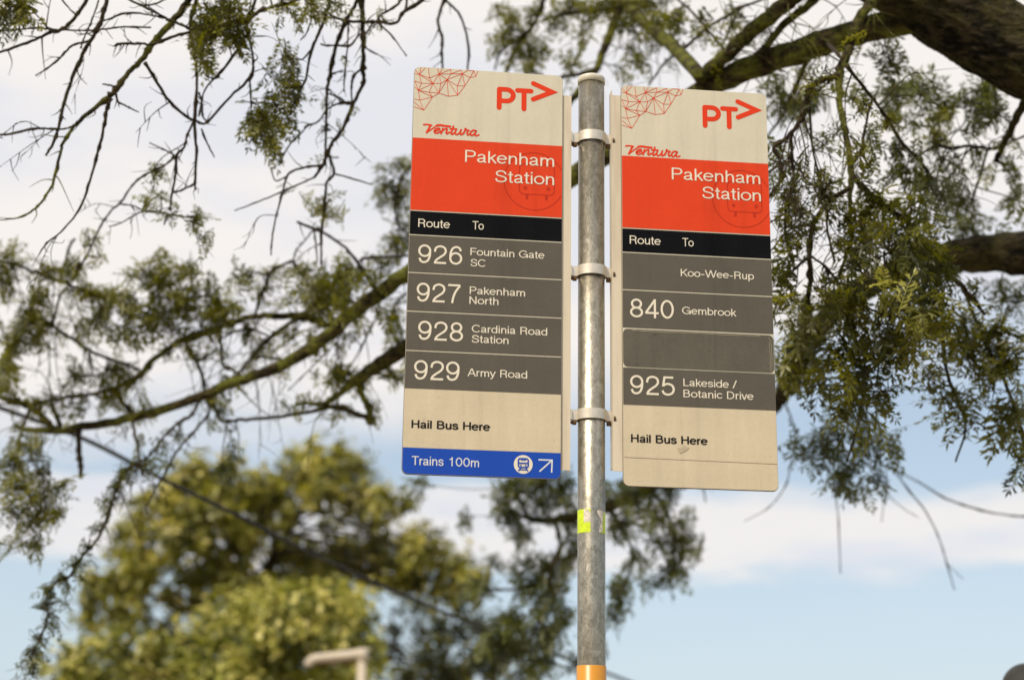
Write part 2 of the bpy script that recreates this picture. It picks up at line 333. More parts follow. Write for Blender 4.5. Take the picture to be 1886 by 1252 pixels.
# ------------------------------------------------------------------ lettering: a monoline grotesque drawn as strokes
def arc(cx, cy, rx, ry, a0, a1, n=22): return [(cx + rx * math.cos(R(a)), cy + ry * math.sin(R(a))) for a in np.linspace(a0, a1, n)]
def spl(*p): return [tuple(q) for q in catmull([(x, y) for x, y in p], 7)]
XT = .67
def archn(x0, x1): return [(x0, .30)] + spl((x0, .44), (x0 + (x1 - x0) * .22, .605), (x0 + (x1 - x0) * .58, .67), (x1 - (x1 - x0) * .10, .60), (x1, .44)) + [(x1, 0)]
G = {
 'o': (.66, [arc(.33, .365, .265, .305, 90, 450, 40)]),
 'n': (.63, [[(.12, 0), (.12, .73)], archn(.12, .51)]),
 'h': (.63, [[(.12, 0), (.12, 1)], archn(.12, .51)]),
 'm': (.95, [[(.12, 0), (.12, .73)], archn(.12, .475), archn(.475, .83)]),
 'u': (.63, [[(.51, 0), (.51, .73)], [(.12, .73)] + spl((.12, .28), (.155, .12), (.27, .06), (.42, .12), (.51, .29)) + [(.51, .45)]]),
 'a': (.61, [spl((.10, .51), (.15, .62), (.29, .672), (.42, .62), (.46, .50)) + [(.46, .16)] + spl((.46, .16), (.48, .07), (.56, .055)), spl((.46, .42), (.34, .365), (.20, .335), (.10, .26), (.10, .14), (.20, .06), (.33, .085), (.43, .17), (.46, .27))]),
 'e': (.64, [[(.08, .385), (.56, .385)], arc(.32, .365, .255, .305, 4, 322, 34)]),
 'k': (.56, [[(.12, 0), (.12, 1)], [(.50, .73), (.13, .31)], [(.25, .44), (.53, 0)]]),
 't': (.35, [[(.165, .93)] + spl((.165, .20), (.19, .075), (.32, .052)), [(.02, .675), (.32, .675)]]),
 'i': (.24, [[(.12, 0), (.12, .73)], [(.12, .86), (.12, 1)]]),
 'l': (.24, [[(.12, 0), (.12, 1)]]),
 'd': (.66, [arc(.31, .365, .245, .305, 90, 450, 36), [(.54, 0), (.54, 1)]]),
 'b': (.66, [arc(.35, .365, .245, .305, 90, 450, 36), [(.12, 0), (.12, 1)]]),
 'p': (.66, [arc(.35, .365, .245, .305, 90, 450, 36), [(.12, -.27), (.12, .73)]]),
 'r': (.40, [[(.12, 0), (.12, .73)], spl((.12, .36), (.15, .54), (.23, .645), (.37, .66))]),
 'y': (.56, [[(.04, .73), (.285, .03)], [(.525, .73)] + spl((.285, .03), (.225, -.13), (.15, -.215), (.05, -.205))]),
 's': (.58, [spl((.49, .51), (.43, .63), (.29, .672), (.15, .63), (.105, .53), (.16, .435), (.29, .385), (.44, .325), (.50, .21), (.45, .10), (.30, .055), (.15, .10), (.085, .23))]),
 'v': (.54, [[(.04, .73), (.27, .0)], [(.50, .73), (.27, .0)]]),
 'c': (.58, [arc(.32, .365, .25, .305, 35, 325, 30)]),
 'P': (.76, [[(.14, 0), (.14, 1)], [(.14, .94), (.43, .94)] + arc(.43, .705, .235, .235, 90, -90, 16) + [(.14, .47)]]),
 'R': (.82, [[(.14, 0), (.14, 1)], [(.14, .94), (.45, .94)] + arc(.45, .715, .235, .225, 90, -90, 16) + [(.14, .49)], spl((.48, .49), (.61, .43), (.655, .30), (.67, .12), (.71, 0))]),
 'S': (.78, [spl((.66, .68), (.60, .86), (.39, .945), (.18, .87), (.13, .72), (.20, .59), (.39, .52), (.60, .44), (.68, .28), (.60, .12), (.39, .055), (.16, .12), (.09, .32))]),
 'T': (.72, [[(.02, .94), (.72, .94)], [(.37, .94), (.37, 0)]]),
 'F': (.68, [[(.14, 0), (.14, 1)], [(.14, .94), (.66, .94)], [(.14, .51), (.60, .51)]]),
 'G': (.94, [arc(.46, .5, .385, .445, 35, 352, 44), [(.48, .475), (.84, .475)], [(.84, .535), (.84, 0)]]),
 'C': (.88, [arc(.46, .5, .385, .445, 38, 322, 40)]),
 'N': (.84, [[(.14, 0), (.14, 1)], [(.70, 0), (.70, 1)], [(.15, .97), (.69, .03)]]),
 'A': (.78, [[(.04, 0), (.375, 1)], [(.405, 1), (.74, 0)], [(.16, .335), (.62, .335)]]),
 'H': (.84, [[(.14, 0), (.14, 1)], [(.70, 0), (.70, 1)], [(.14, .52), (.70, .52)]]),
 'B': (.80, [[(.14, 0), (.14, 1)], [(.14, .94), (.43, .94)] + arc(.43, .735, .2, .205, 90, -90, 14) + [(.14, .53)], [(.45, .53)] + arc(.45, .295, .235, .235, 90, -90, 16) + [(.14, .06)]]),
 'K': (.78, [[(.14, 0), (.14, 1)], [(.71, 1), (.15, .37)], [(.33, .56), (.75, 0)]]),
 'W': (1.18, [[(.04, 1), (.32, 0)], [(.32, 0), (.59, 1)], [(.59, 1), (.86, 0)], [(.86, 0), (1.14, 1)]]),
 'L': (.64, [[(.14, 0), (.14, 1)], [(.14, .06), (.62, .06)]]),
 'D': (.86, [[(.14, 0), (.14, 1)], [(.14, .94), (.38, .94)] + arc(.38, .5, .36, .44, 90, -90, 24) + [(.14, .06)]]),
 '0': (.76, [arc(.38, .5, .275, .44, 90, 450, 40)]),
 '1': (.76, [[(.44, 0), (.44, 1)], spl((.17, .745), (.30, .775), (.39, .86), (.43, .985))]),
 '2': (.76, [spl((.11, .64), (.17, .85), (.38, .94), (.59, .86), (.65, .68), (.57, .51), (.38, .36), (.20, .21), (.12, .06)), [(.08, .06), (.68, .06)]]),
 '4': (.76, [[(.53, 0), (.53, 1)], [(.52, .95), (.10, .30)], [(.05, .27), (.72, .27)]]),
 '5': (.76, [[(.64, .94), (.21, .94), (.135, .47)], spl((.145, .50), (.27, .59), (.41, .605), (.59, .52), (.655, .33), (.58, .14), (.38, .055), (.19, .11), (.10, .26))]),
 '6': (.76, [arc(.39, .335, .27, .28, 90, 450, 36), spl((.64, .73), (.56, .89), (.41, .94), (.24, .86), (.14, .63), (.12, .34))]),
 '7': (.76, [[(.08, .94), (.68, .94)], spl((.66, .92), (.47, .64), (.35, .34), (.29, 0))]),
 '8': (.76, [arc(.38, .725, .225, .215, 90, 450, 30), arc(.38, .285, .27, .23, 90, 450, 34)]),
 '-': (.46, [[(.06, .36), (.40, .36)]]),
 '/': (.40, [[(.03, -.02), (.37, 1.02)]]),
}
G['9'] = (.76, [[(.76 - x, 1 - y) for x, y in st] for st in G['6'][1]])
def ribbon(P, wd, roundcap=False):
    """a flat stroke with mitred joints -> 2D verts and quads"""
    P = [np.array(p, float) for p in P]; Q = [P[0]]
    for p in P[1:]:
        if np.linalg.norm(p - Q[-1]) > 1e-6: Q.append(p)
    closed = np.linalg.norm(Q[0] - Q[-1]) < 1e-5 and len(Q) > 3
    if closed: Q = Q[:-1]
    n = len(Q); V = []; Fs = []
    for i in range(n):
        a = Q[(i - 1) % n] if (closed or i > 0) else None; b = Q[(i + 1) % n] if (closed or i < n - 1) else None
        d0 = (Q[i] - a) if a is not None else (b - Q[i]); d1 = (b - Q[i]) if b is not None else d0
        d0 = d0 / np.linalg.norm(d0); d1 = d1 / np.linalg.norm(d1)
        n0 = np.array([-d0[1], d0[0]]); n1 = np.array([-d1[1], d1[0]]); m = n0 + n1; m = m / (np.linalg.norm(m) + 1e-9)
        k = wd / 2 / max(0.35, m @ n0); V += [Q[i] + m * k, Q[i] - m * k]
    rg = range(n if closed else n - 1)
    for i in rg:
        j = (i + 1) % n; Fs.append((2 * i, 2 * i + 1, 2 * j + 1, 2 * j))
    if roundcap and not closed:
        for e, q, d in ((0, Q[0], Q[0] - Q[1]), (n - 1, Q[-1], Q[-1] - Q[-2])):
            a0 = math.atan2(d[1], d[0]); b0 = len(V)
            V += [q + wd / 2 * np.array([math.cos(a0 + t), math.sin(a0 + t)]) for t in np.linspace(-math.pi / 2, math.pi / 2, 9)]
            Fs.append(tuple(range(b0, b0 + 9)))
    return V, Fs
class Flat:
    """flat print on a sign face: strokes in (u right, v down) metres; each stroke a hair above the last"""
    def __init__(s, y): s.mb = MB(); s.y = y; s.k = 0
    def put(s, V, Fs):
        y = s.y - 2.5e-5 * (s.k % 14); s.k += 1
        s.mb.add([(p[0], y, -p[1]) for p in V], [f if True else f for f in Fs])
    def stroke(s, P, wd, cap=False): s.put(*ribbon(P, wd, cap))
    def disc(s, u, v, r, n=40): s.put([(u + r * math.cos(a), v + r * math.sin(a)) for a in np.linspace(0, 2 * math.pi, n, endpoint=False)], [tuple(range(n))])
    def poly(s, pts): s.put(pts, [tuple(range(len(pts)))])
    def text(s, txt, u0, u1, vb, cap, wt=0.125, sp=0.0, rise=0.0):
        x = 0; items = []
        for ch in txt:
            if ch == ' ': x += .36; continue
            adv, st = G[ch]
            for q in st: items.append([(x + a, b) for a, b in q])
            x += adv + sp
        xs = [a for q in items for a, b in q]; lo, hi = min(xs) - wt / 2, max(xs) + wt / 2
        kx = (u1 - u0) / (hi - lo)
        for q in items:
            V, Fs = ribbon(q, wt)
            s.put([(u0 + (p[0] - lo) * kx, vb - p[1] * cap - rise * (p[0] - lo)) for p in V], Fs)
    def build(s, name, m, parent): return s.mb.build(name, m, parent)
def rrect(u0, u1, v0, v1, r, n=6, corners=(1, 1, 1, 1)):
    P = []
    for (cx, cy, a0), on in zip(((u0 + r, v0 + r, 180), (u1 - r, v0 + r, 270), (u1 - r, v1 - r, 0), (u0 + r, v1 - r, 90)), corners):
        if on: P += [(cx + r * math.cos(R(a0 + 90 * i / n)), cy + r * math.sin(R(a0 + 90 * i / n))) for i in range(n + 1)]
        else: P += [(u0 if cx == u0 + r else u1, v0 if cy == v0 + r else v1)]
    return P
def plate(P, y0, y1, name, m, parent, bev=0.0):
    """a sheet cut to outline P (u, v) from y0 (front) to y1 (back)"""
    n = len(P); V = [(p[0], y0, -p[1]) for p in P] + [(p[0], y1, -p[1]) for p in P]
    Fs = [tuple(range(n)), tuple(range(n, 2 * n))[::-1]] + [(i, i + n, (i + 1) % n + n, (i + 1) % n) for i in range(n)]
    o = mesh(name, V, Fs, m, parent)
    bmf = o.data; bmf.update()
    import bmesh
    bm = bmesh.new(); bm.from_mesh(bmf); bmesh.ops.recalc_face_normals(bm, faces=bm.faces); bm.to_mesh(bmf); bm.free()
    return o
NET = [(-.0007, .0083), (.0111, .0187), (.0145, 0), (.0244, .0013), (.0314, 0), (.0339, .0262), (.0516, .0), (.056, .0147), (.0826, .0009), (.0826, .0126), (.0745, .0272), (.109, .0102), (.1207, .0008), (.135, .0006), (.1446, .0006), (.1393, .0151), (.1267, .0189), (.0981, .0411), (.1152, .0399), (.0994, .0641), (.0782, .0681), (.0564, .0618), (.0605, .0376), (.0427, .0388), (.0164, .0401), (.0099, .0581), (.0343, .0611), (.0425, .0722), (.0137, .0817), (.0238, .1057), (0, .0358), (0, .0178), (0, .0503), (.0003, .0801), (.0005, .0877), (.0008, .0987), (.105, .0008), (.063, .0008)]
NETE = [(0, 1), (1, 2), (1, 3), (1, 31), (1, 24), (1, 5), (1, 23), (4, 5), (5, 7), (5, 23), (6, 7), (7, 8), (7, 9), (7, 10), (7, 23), (7, 22), (37, 7), (8, 9), (9, 10), (9, 11), (10, 11), (11, 12), (11, 36), (36, 9), (11, 16), (11, 17), (11, 18), (16, 13), (16, 15), (15, 14), (16, 18), (17, 18), (17, 19), (18, 19), (10, 17), (10, 19), (10, 20), (10, 21), (10, 22), (19, 20), (20, 21), (21, 22), (21, 23), (22, 23), (23, 24), (23, 25), (23, 26), (24, 25), (30, 24), (32, 25), (25, 26), (25, 27), (25, 28), (26, 21), (26, 27), (27, 21), (27, 28), (27, 29), (28, 29), (33, 28), (34, 29), (35, 29), (13, 15), (25, 30), (12, 13)]
def script_mark(fl, u0, v0, wid, hei):
    """the operator's slanted script, drawn as brush strokes; unit box, y up"""
    S = []
    S.append(([(0.0, .93), (.05, .97), (.12, .95), (.14, .90)], .0030))
    S.append(([(.115, .93), (.11, .75), (.085, .45), (.055, .12)], .0036))
    S.append(([(.055, .12), (.13, .45), (.20, .75), (.235, .93)], .0026))
    S.append(([(.235, .93), (.30, .98), (.40, .92), (.475, .90)], .0042))
    def e(x): return spl((x, .30), (x + .05, .42), (x + .085, .58), (x + .055, .66), (x + .005, .50), (x - .012, .25), (x + .02, .10), (x + .075, .22), (x + .10, .35))
    S.append((e(.205), .0030))
    S.append((spl((.345, .66), (.335, .42), (.315, .10)), .0030)); S.append((spl((.325, .28), (.365, .55), (.415, .66), (.42, .48), (.405, .22), (.425, .12), (.465, .30)), .0030))
    S.append((spl((.535, .95), (.515, .55), (.495, .22), (.515, .10), (.555, .28)), .0032)); S.append(([(.475, .66), (.595, .68)], .0028))
    S.append((spl((.585, .64), (.57, .32), (.575, .14), (.605, .11), (.65, .30), (.675, .64)), .0030)); S.append((spl((.675, .64), (.66, .30), (.675, .10), (.715, .28)), .0030))
    S.append((spl((.715, .20), (.745, .55), (.755, .78), (.775, .64), (.82, .60)), .0030)); S.append((spl((.80, .60), (.785, .30), (.80, .12), (.83, .22)), .0030))
    S.append((spl((.945, .58), (.90, .66), (.855, .45), (.845, .20), (.875, .09), (.92, .30), (.95, .60)), .0030)); S.append((spl((.945, .60), (.93, .28), (.945, .08), (1.0, .20)), .0030))
    for P, wd in S: wd *= 1.28; fl.stroke([(u0 + x * wid, v0 + (1 - y) * hei) for x, y in P], wd, True)
SW = 0.34
def road_sign(loc, yaw, label, rows, left):
    root = empty('bus_stop_sign', loc, label, 'bus sign', 'two bus stop sign boards on the pole', yaw)
    VL = [0, .1735, .3455, .4025, .490, .5785, .667, .753]
    H = .939 if left else .931
    pn = plate(rrect(0, SW, 0, H, .013, 7), 0.0, 0.0022, 'panel', M['white'], root)
    plate(rrect(-.0008, SW + .0008, -.0008, H + .0012, .0135, 7), 0.0023, 0.0046, 'backing', M['edge'], root)
    y1, y2, y3 = -0.0005, -0.0009, -0.0013
    g = 0.0026                                            # pale joint between the sheets
    # head: corner net, route mark, operator script
    fl = Flat(-0.0004)
    for a, b in NETE:
        pa, pb = NET[a], NET[b]; fl.stroke([(max(.001, pa[0]), max(.0012, pa[1])), (max(.001, pb[0]), max(.0012, pb[1]))], .00108)
    for p in (1, 7, 10, 11, 23, 25): fl.disc(NET[p][0], NET[p][1], .0016, 10)
    fl.build('corner_pattern', M['red'], pn)
    fl = Flat(-0.0004); wd = .0114
    fl.stroke([(.1945, .088), (.1945, .0425)], wd, True); fl.stroke([(.1945, .0425), (.211, .0425)] + [(.211 + .0155 * math.cos(R(a)), .0568 + .0143 * math.sin(R(a))) for a in np.linspace(-90, 90, 14)] + [(.197, .0711)], wd)
    fl.stroke([(.236, .0430), (.2672, .0430)], wd, True); fl.stroke([(.2512, .0435), (.2512, .0880)], wd, True)
    fl.stroke([(.2725, .0235), (.3160, .0420), (.2725, .0625)], wd, True)
    fl.build('logo', M['red'], pn)
    fl = Flat(-0.0004); script_mark(fl, .0245 if left else .0095, .1395 if left else .1480, .125, .0230); fl.build('operator_lettering', M['red'], pn)
    # orange headline band
    hb = plate([(0.0004, VL[1]), (SW - .0004, VL[1]), (SW - .0004, VL[2]), (0.0004, VL[2])], y1, -0.00005, 'headline_band', M['orange'], root)
    fl = Flat(y1 - .0002); cu, cvv, cr = .2765, .2625, .0685
    ang = [a for a in np.linspace(0, 360, 121)]
    seg = [(cu + cr * math.cos(R(a)), cvv + cr * math.sin(R(a))) for a in ang]; keep = [p for p in seg]
    run = []
    for p in seg + [(9, 9)]:
        if p[0] < SW - .002: run.append(p)
        else:
            if len(run) > 2: fl.stroke(run, .0022)
            run = []
    fl.stroke(rrect(.243, .322, .222, .294, .010) + [(.243, .232)], .0022)
    fl.stroke([(.243, .262), (.322, .262)], .0018)
    for u in (.2605, .3045): fl.stroke([(u, .2955), (u, .306)], .006); 
    for u in (.2565, .3085): fl.disc(u, .279, .0042, 16)
    fl.build('bus_emblem', M['orange_dk'], hb)
    fl = Flat(y1 - .0007)
    fl.text('Pakenham', *((.1195, .3215, .2252) if left else (.1148, .3200, .2247)), .0288, .104); fl.build('lettering', M['cream'], hb); fl = Flat(y1 - .0007)
    fl.text('Station', *((.188, .3217, .2696) if left else (.1845, .3202, .2664)), .0288, .104)
    fl.build('lettering', M['cream'], hb)
    # black column header
    hs = plate([(0.0004, VL[2] + g), (SW - .0004, VL[2] + g), (SW - .0004, VL[3]), (.0004, VL[3])], y1, -.00005, 'header_strip', M['black'], root)
    fl = Flat(y1 - .0003)
    fl.text('Route', *((.0189, .0893, .3852) if left else (.0171, .0875, .3835)), .0195, .106); fl.build('lettering', M['cream'], hs); fl = Flat(y1 - .0003)
    fl.text('To', *((.1383, .1646, .3842) if left else (.1359, .1626, .3830)), .0195, .106)
    fl.build('lettering', M['cream'], hs)
    # route strips
    for i, row in enumerate(rows):
        a, b = VL[3 + i] + g, VL[4 + i] - (0 if i == 3 else 0)
        blank = row is None
        P = [(.0004, a), (SW - .0004, a), (SW - .0004, b), (.0004, b)]
        if blank: P = rrect(.0006, SW - .0018, a + .0008, b - .0006, .010, 5)
        st = plate(P, y1 - (.0012 if blank else 0), -.00005, 'route_strip', M['grey2'] if blank else M['grey'], root)
        if blank:
            tag(st, 'blank grey route strip with worn peeling edges')
            fl = Flat(y1 - .0016); 
            fl.stroke([(.333, b - .004), (.3345, b - .03), (.333, a + .014), (.327, a + .006)], .0006); fl.stroke([(.329, b - .003), (.3305, b - .028), (.329, a + .016)], .0005)
            fl.stroke([(.02, a + .0035), (.09, a + .0048), (.16, a + .0034), (.23, a + .0044), (.31, a + .0035)], .0009)
            fl.build('peeled_edge', M['paper'], st)
            continue
        num, lines = row
        if num: fl = Flat(y1 - .0004); fl.text(num[0], num[1], num[2], num[3], .0437, .106); fl.build('route_number', M['cream'], st)
        for tx, u0, u1, vb in lines: fl = Flat(y1 - .0004); fl.text(tx, u0, u1, vb, .0172, .112); fl.build('destination', M['cream'], st)
    # foot of the board: a tan sheet, browner than the head
    P = [(.0004, VL[7])] + [(SW - .0004, VL[7])] + rrect(.0004, SW - .0004, VL[7], H - .0004, .0126, 7)[16:]
    if left: P = [(.0004, VL[7]), (SW - .0004, VL[7]), (SW - .0004, .8822), (.0004, .8822)]
    ft = plate(P, -.0003, -.00005, 'foot_sheet', M['tan'], root)
    fl = Flat(-.0007)
    if left: fl.text('Hail Bus Here', .0173, .1867, .8396, .0176, .165)
    else: fl.text('Hail Bus Here', .0166, .1858, .8354, .0176, .165)
    fl.build('notice_lettering', M['ink'], ft)
    if left:
        P = [(.0004, .8825)] + [(SW - .0004, .8825)] + [p for p in rrect(.0004, SW - .0004, .8825, H - .0004, .0126, 7)][16:]
        P = [(.0004, .8825), (SW - .0004, .8825)] + rrect(.0004, SW - .0004, .8825, H - .0004, .0126, 7)[16:]
        bs = plate(P, y1, -.00005, 'train_strip', M['blue'], root)
        fl = Flat(y1 - .0004); fl.text('Trains', .019, .0880, .9197, .0193, .110); fl.build('lettering', M['paleblue'], bs); fl = Flat(y1 - .0004); fl.text('100m', .0994, .1638, .9195, .0193, .110)
        fl.build('lettering', M['paleblue'], bs)
        fl = Flat(y1 - .0004); fl.disc(.2588, .9100, .0203, 48); dk = fl.build('train_icon', M['cream'], bs)
        fl = Flat(y1 - .0012); fl.stroke(rrect(.2482, .2694, .8975, .9165, .004) + [(.2482, .9015)], .0030); fl.stroke([(.2492, .9075), (.2684, .9075)], .0030); fl.stroke([(.253, .9000), (.2646, .9000)], .0022)
        fl.stroke([(.2520, .9125), (.2552, .9125)], .0026); fl.stroke([(.2624, .9125), (.2656, .9125)], .0026)
        fl.stroke([(.2540, .9165), (.2485, .9245)], .0028); fl.stroke([(.2636, .9165), (.2691, .9245)], .0028); fl.stroke([(.2508, .9215), (.2668, .9215)], .0022)
        fl.build('train_drawing', M['blue'], dk)
        fl = Flat(y1 - .0004); fl.stroke([(.2915, .8985), (.3212, .8985), (.3203, .9255)], .0030); fl.stroke([(.2940, .9240), (.3195, .9000)], .0030); fl.build('arrow', M['paleblue'], bs)
    else:
        fl = Flat(-.0006); fl.stroke([(.0015, .8692), (.3385, .8722)], .0009); fl.build('sheet_seam', M['rust'], ft)
        fl = Flat(-.0013); fl.poly([(.1190, .8470), (.1225, .8440), (.1255, .8450), (.1330, .8385), (.1385, .8415), (.1450, .8425), (.1375, .8500), (.1240, .8565), (.1205, .8510)]); tag(fl.build('torn_sticker', M['paper'], ft), 'small torn paper sticker remnant')
    # folded mounting channel behind the pole-side edge
    c = MB(); v0, v1 = (.046, .918) if left else (.024, .899)
    if left:
        c.box(SW - .020, SW + .0215, .0048, .0065, -v1, -v0); c.box(SW + .0195, SW + .0215, .0066, .034, -v1, -v0)
    else:
        c.box(-.0220, .020, .0048, .0065, -v1, -v0); c.box(-.0220, -.0200, .0066, .034, -v1 + .006, -v0 + .012)
    c.build('mounting_channel', M['channel'], root)
    for vv in (.08, .45, .86):
        r = MB(); V, Fs = lathe([(.0035, 0), (.0035, .0014), (.0018, .0022)], 12); V = [((SW - .008 if left else .008) + p[0], .0022 + .0012, -vv + p[1]) for p in V]
        r.add(V, Fs); r.build('rivet', M['channel'], root)
    return root
rowsL = [(('926', .0205, .1181, .4690), [('Fountain Gate', .1360, .3012, .4449), ('SC', .1366, .1700, .4706)]),
         (('927', .0198, .1178, .5575), [('Pakenham', .1362, .2587, .5345), ('North', .1359, .2001, .5571)]),
         (('928', .0255, .1237, .6440), [('Cardinia Road', .1424, .3088, .6215), ('Station', .1428, .2235, .6448)]),
         (('929', .0193, .1177, .7329), [('Army Road', .1352, .2655, .7205)])]
rowsR = [(None, [('Koo-Wee-Rup', .1319, .2990, .4540)]),
         (('840', .0165, .1149, .5545), [('Gembrook', .1335, .2566, .5417)]),
         None,
         (('925', .0156, .1145, .7292), [('Lakeside /', .1339, .2538, .7060), ('Botanic Drive', .1335, .2903, .7310)])]
LS = (-0.22961, 3.39605, 1.55 + 1.6032); RS = (0.24293, 3.43769, 1.55 + 1.58347)
road_sign(LS, 0.11536, 'left bus sign board with four numbered routes and a blue strip at the foot', rowsL, True)
road_sign(RS, 0.11284, 'right bus sign board with a blank grey strip and plain beige foot', rowsR, False)

# ------------------------------------------------------------------ clamps round the pole
def clamp(z, label):
    root = empty('pole_clamp', (PX, PY, z), label, 'clamp', 'metal band clamps on the pole', 0.112)
    ro, ri, hz = PR + .0046, PR + .0020, .0113
    b = MB(); n = 26
    def half(s):
        V = []; Fs = []
        for i in range(n + 1):
            a = math.pi * i / n * 0.90 + math.pi * 0.05; c_, s_ = math.cos(a), math.sin(a) * s
            for r in (ri, ro):
                for zz in (-hz, hz): V.append((r * c_, r * s_, zz))
        for i in range(n):
            a = 4 * i; q = a + 4
            Fs += [(a + 2, q + 2, q + 3, a + 3), (a, a + 1, q + 1, q), (a, q, q + 2, a + 2), (a + 1, a + 3, q + 3, q + 1)]
        Fs += [(0, 2, 3, 1), (4 * n, 4 * n + 1, 4 * n + 3, 4 * n + 2)]
        return V, Fs
    V, Fs = half(-1); b.add(V, Fs)
    for sx in (-1, 1):                                   # ears of the front half, bent outwards
        x0, x1 = (ro - .0025) * sx, (PR + .0155) * sx; yb = -.0062
        b.box(min(x0, x1), max(x0, x1), yb, yb + .0028, -hz, hz)
        b.box(min(x1, x1 + .0022 * sx), max(x1, x1 + .0022 * sx), yb - .0058, yb + .0085, -hz, hz)
    b.build('band', M['band'], root)
    b = MB(); V, Fs = half(1); b.add(V, Fs)
    for sx in (-1, 1):
        x0, x1 = (ro - .0025) * sx, (PR + .0150) * sx; b.box(min(x0, x1), max(x0, x1), .0038, .0064, -hz, hz)
    b.build('band', M['band'], root)
    def hexbolt(x0, x1, y, zz, r):
        V = []; 
        for x in (x0, x1):
            for k in range(6): V.append((x, y + r * math.cos(k * math.pi / 3), zz + r * math.sin(k * math.pi / 3)))
        return V, [tuple(range(6)), tuple(range(6, 12))[::-1]] + [(k, (k + 1) % 6, (k + 1) % 6 + 6, k + 6) for k in range(6)]
    for sx in (-1, 1):
        h = MB(); h.add(*hexbolt(sx * (PR + .0040), sx * (PR + .0125), -.001, -.0155, .0062)); h.add(*hexbolt(sx * (PR + .0100), sx * (PR + .0205), -.001, -.0165, .0030)); h.build('bolt', M['rust'], root)
    h = MB(); h.add(*hexbolt(.0452, .0495, -.0200, -.0095, .0066)); h.build('bolt_head', M['rust'], root)
    return root
for z, lb in ((1.457, 'topmost of the three silver band clamps round the pole'), (1.137, 'middle silver band clamp, at the height of the second route strip'), (.809, 'lowest silver band clamp, just above the feet of the sign boards')):
    clamp(1.55 + z, lb)

# ------------------------------------------------------------------ trees
class Tree:
    def __init__(s, name, base, label, cat='tree'):
        s.root = empty(name, base, label, cat); s.samples = []; s.objs = []
    def branch(s, pts, d0, d1, name='branch', mat_='twig', sides=None, twigs=0, wob=1.0, dl=None, tl=1.0):
        """pts: (x, y, width) in photo pixels; distance runs from d0 to d1 (or dl per point)"""
        if name == 'branch' and max(p[2] for p in pts) <= 4.01: name = 'twig'
        pts = [(p[0], p[1], p[2] * (1.15 if p[2] < 12 else 1.0)) for p in pts]
        n = len(pts); cum = np.concatenate([[0], np.cumsum([math.hypot(pts[i + 1][0] - pts[i][0], pts[i + 1][1] - pts[i][1]) for i in range(n - 1)])]); cum /= cum[-1]
        D = np.array(dl) if dl is not None else d0 + (d1 - d0) * cum
        P = [at(p[0], p[1], D[i]) for i, p in enumerate(pts)]; W = [p[2] * D[i] / FPX / 2 for i, p in enumerate(pts)]
        seg = 5
        Q = catmull([np.append(p, r) for p, r in zip(P, W)], seg); c = Q[:, :3].copy(); r = np.maximum(Q[:, 3], .0006)
        if max(W) < .014: r = r * np.where(rng.random(len(r)) < .16, 1.45, 1.0)
        c[1:-1] += rng.normal(0, 1, (len(c) - 2, 3)) * (np.minimum(r[1:-1, None] * .16, .0022) * wob)
        r = r * (1 + rng.normal(0, 0.07 if max(W) < .01 else 0.025, len(r)))
        mx = max(W); sd = sides or (6 if mx < .012 else 12 if mx < .05 else 24)
        mb = MB(); V, Fs = tube(c, r, sd, 0.05 if mx < .01 else .03); mb.add(V, Fs)
        L = np.linalg.norm(np.diff(c, axis=0), axis=1).sum()
        for _ in range(int(twigs)):                          # short spurs and twiglets
            i = rng.integers(1, len(c) - 1); T = c[min(i + 1, len(c) - 1)] - c[i - 1]; T /= np.linalg.norm(T) + 1e-9
            a = rng.normal(0, 1, 3); a -= T * (a @ T); a /= np.linalg.norm(a) + 1e-9
            a[2] -= .15
            ln = rng.choice([.03, .05, .09, .16], p=[.42, .3, .18, .10] if tl == 1 else [.1, .2, .35, .35]) * rng.uniform(.6, 1.3) * tl; dr = a * .8 + T * rng.uniform(.2, .9); dr /= np.linalg.norm(dr)
            pts2 = [c[i], c[i] + dr * ln * .5 + rng.normal(0, 1, 3) * ln * .07, c[i] + dr * ln + rng.normal(0, 1, 3) * ln * .12]
            if ln > .12: pts2[2] = pts2[2] - np.array([0, 0, ln * .35])
            cc_ = catmull(pts2, 4); V, Fs = tube(cc_, np.linspace(min(r[i] * .6, .0026), .0006, 9), 4, 0, True); mb.add(V, Fs)
            if ln > .12:
                for j in (3, 5, 6, 7):
                    e = rng.normal(0, .5, 3) + dr * .5 + np.array([0, 0, -.3]); e *= ln * rng.uniform(.2, .5) / np.linalg.norm(e)
                    V, Fs = tube(catmull([cc_[j], cc_[j] + e * .5 + rng.normal(0, .006, 3), cc_[j] + e], 3), np.linspace(.0015, .0005, 7), 4, 0, True); mb.add(V, Fs)
        o = mb.build(name, M[mat_], s.root, local=False, smooth=True)
        s.samples += [(q, len(s.objs)) for q in c[::2]]; s.objs.append(o)
        return o
    def near(s, px, py, d):
        p = at(px, py, d); A = np.array([q for q, _ in s.samples])
        # nearest sample seen from the photo, any distance, preferring the asked one
        rel = A - EYE; dep = rel @ _F; ux = CX + FPX * (rel @ _R) / dep; uy = CY - FPX * (rel @ _U) / dep
        cost = np.hypot(ux - px, uy - py) + 60 * abs(dep - d); i = int(np.argmin(cost))
        return A[i], s.objs[s.samples[i][1]], dep[i]
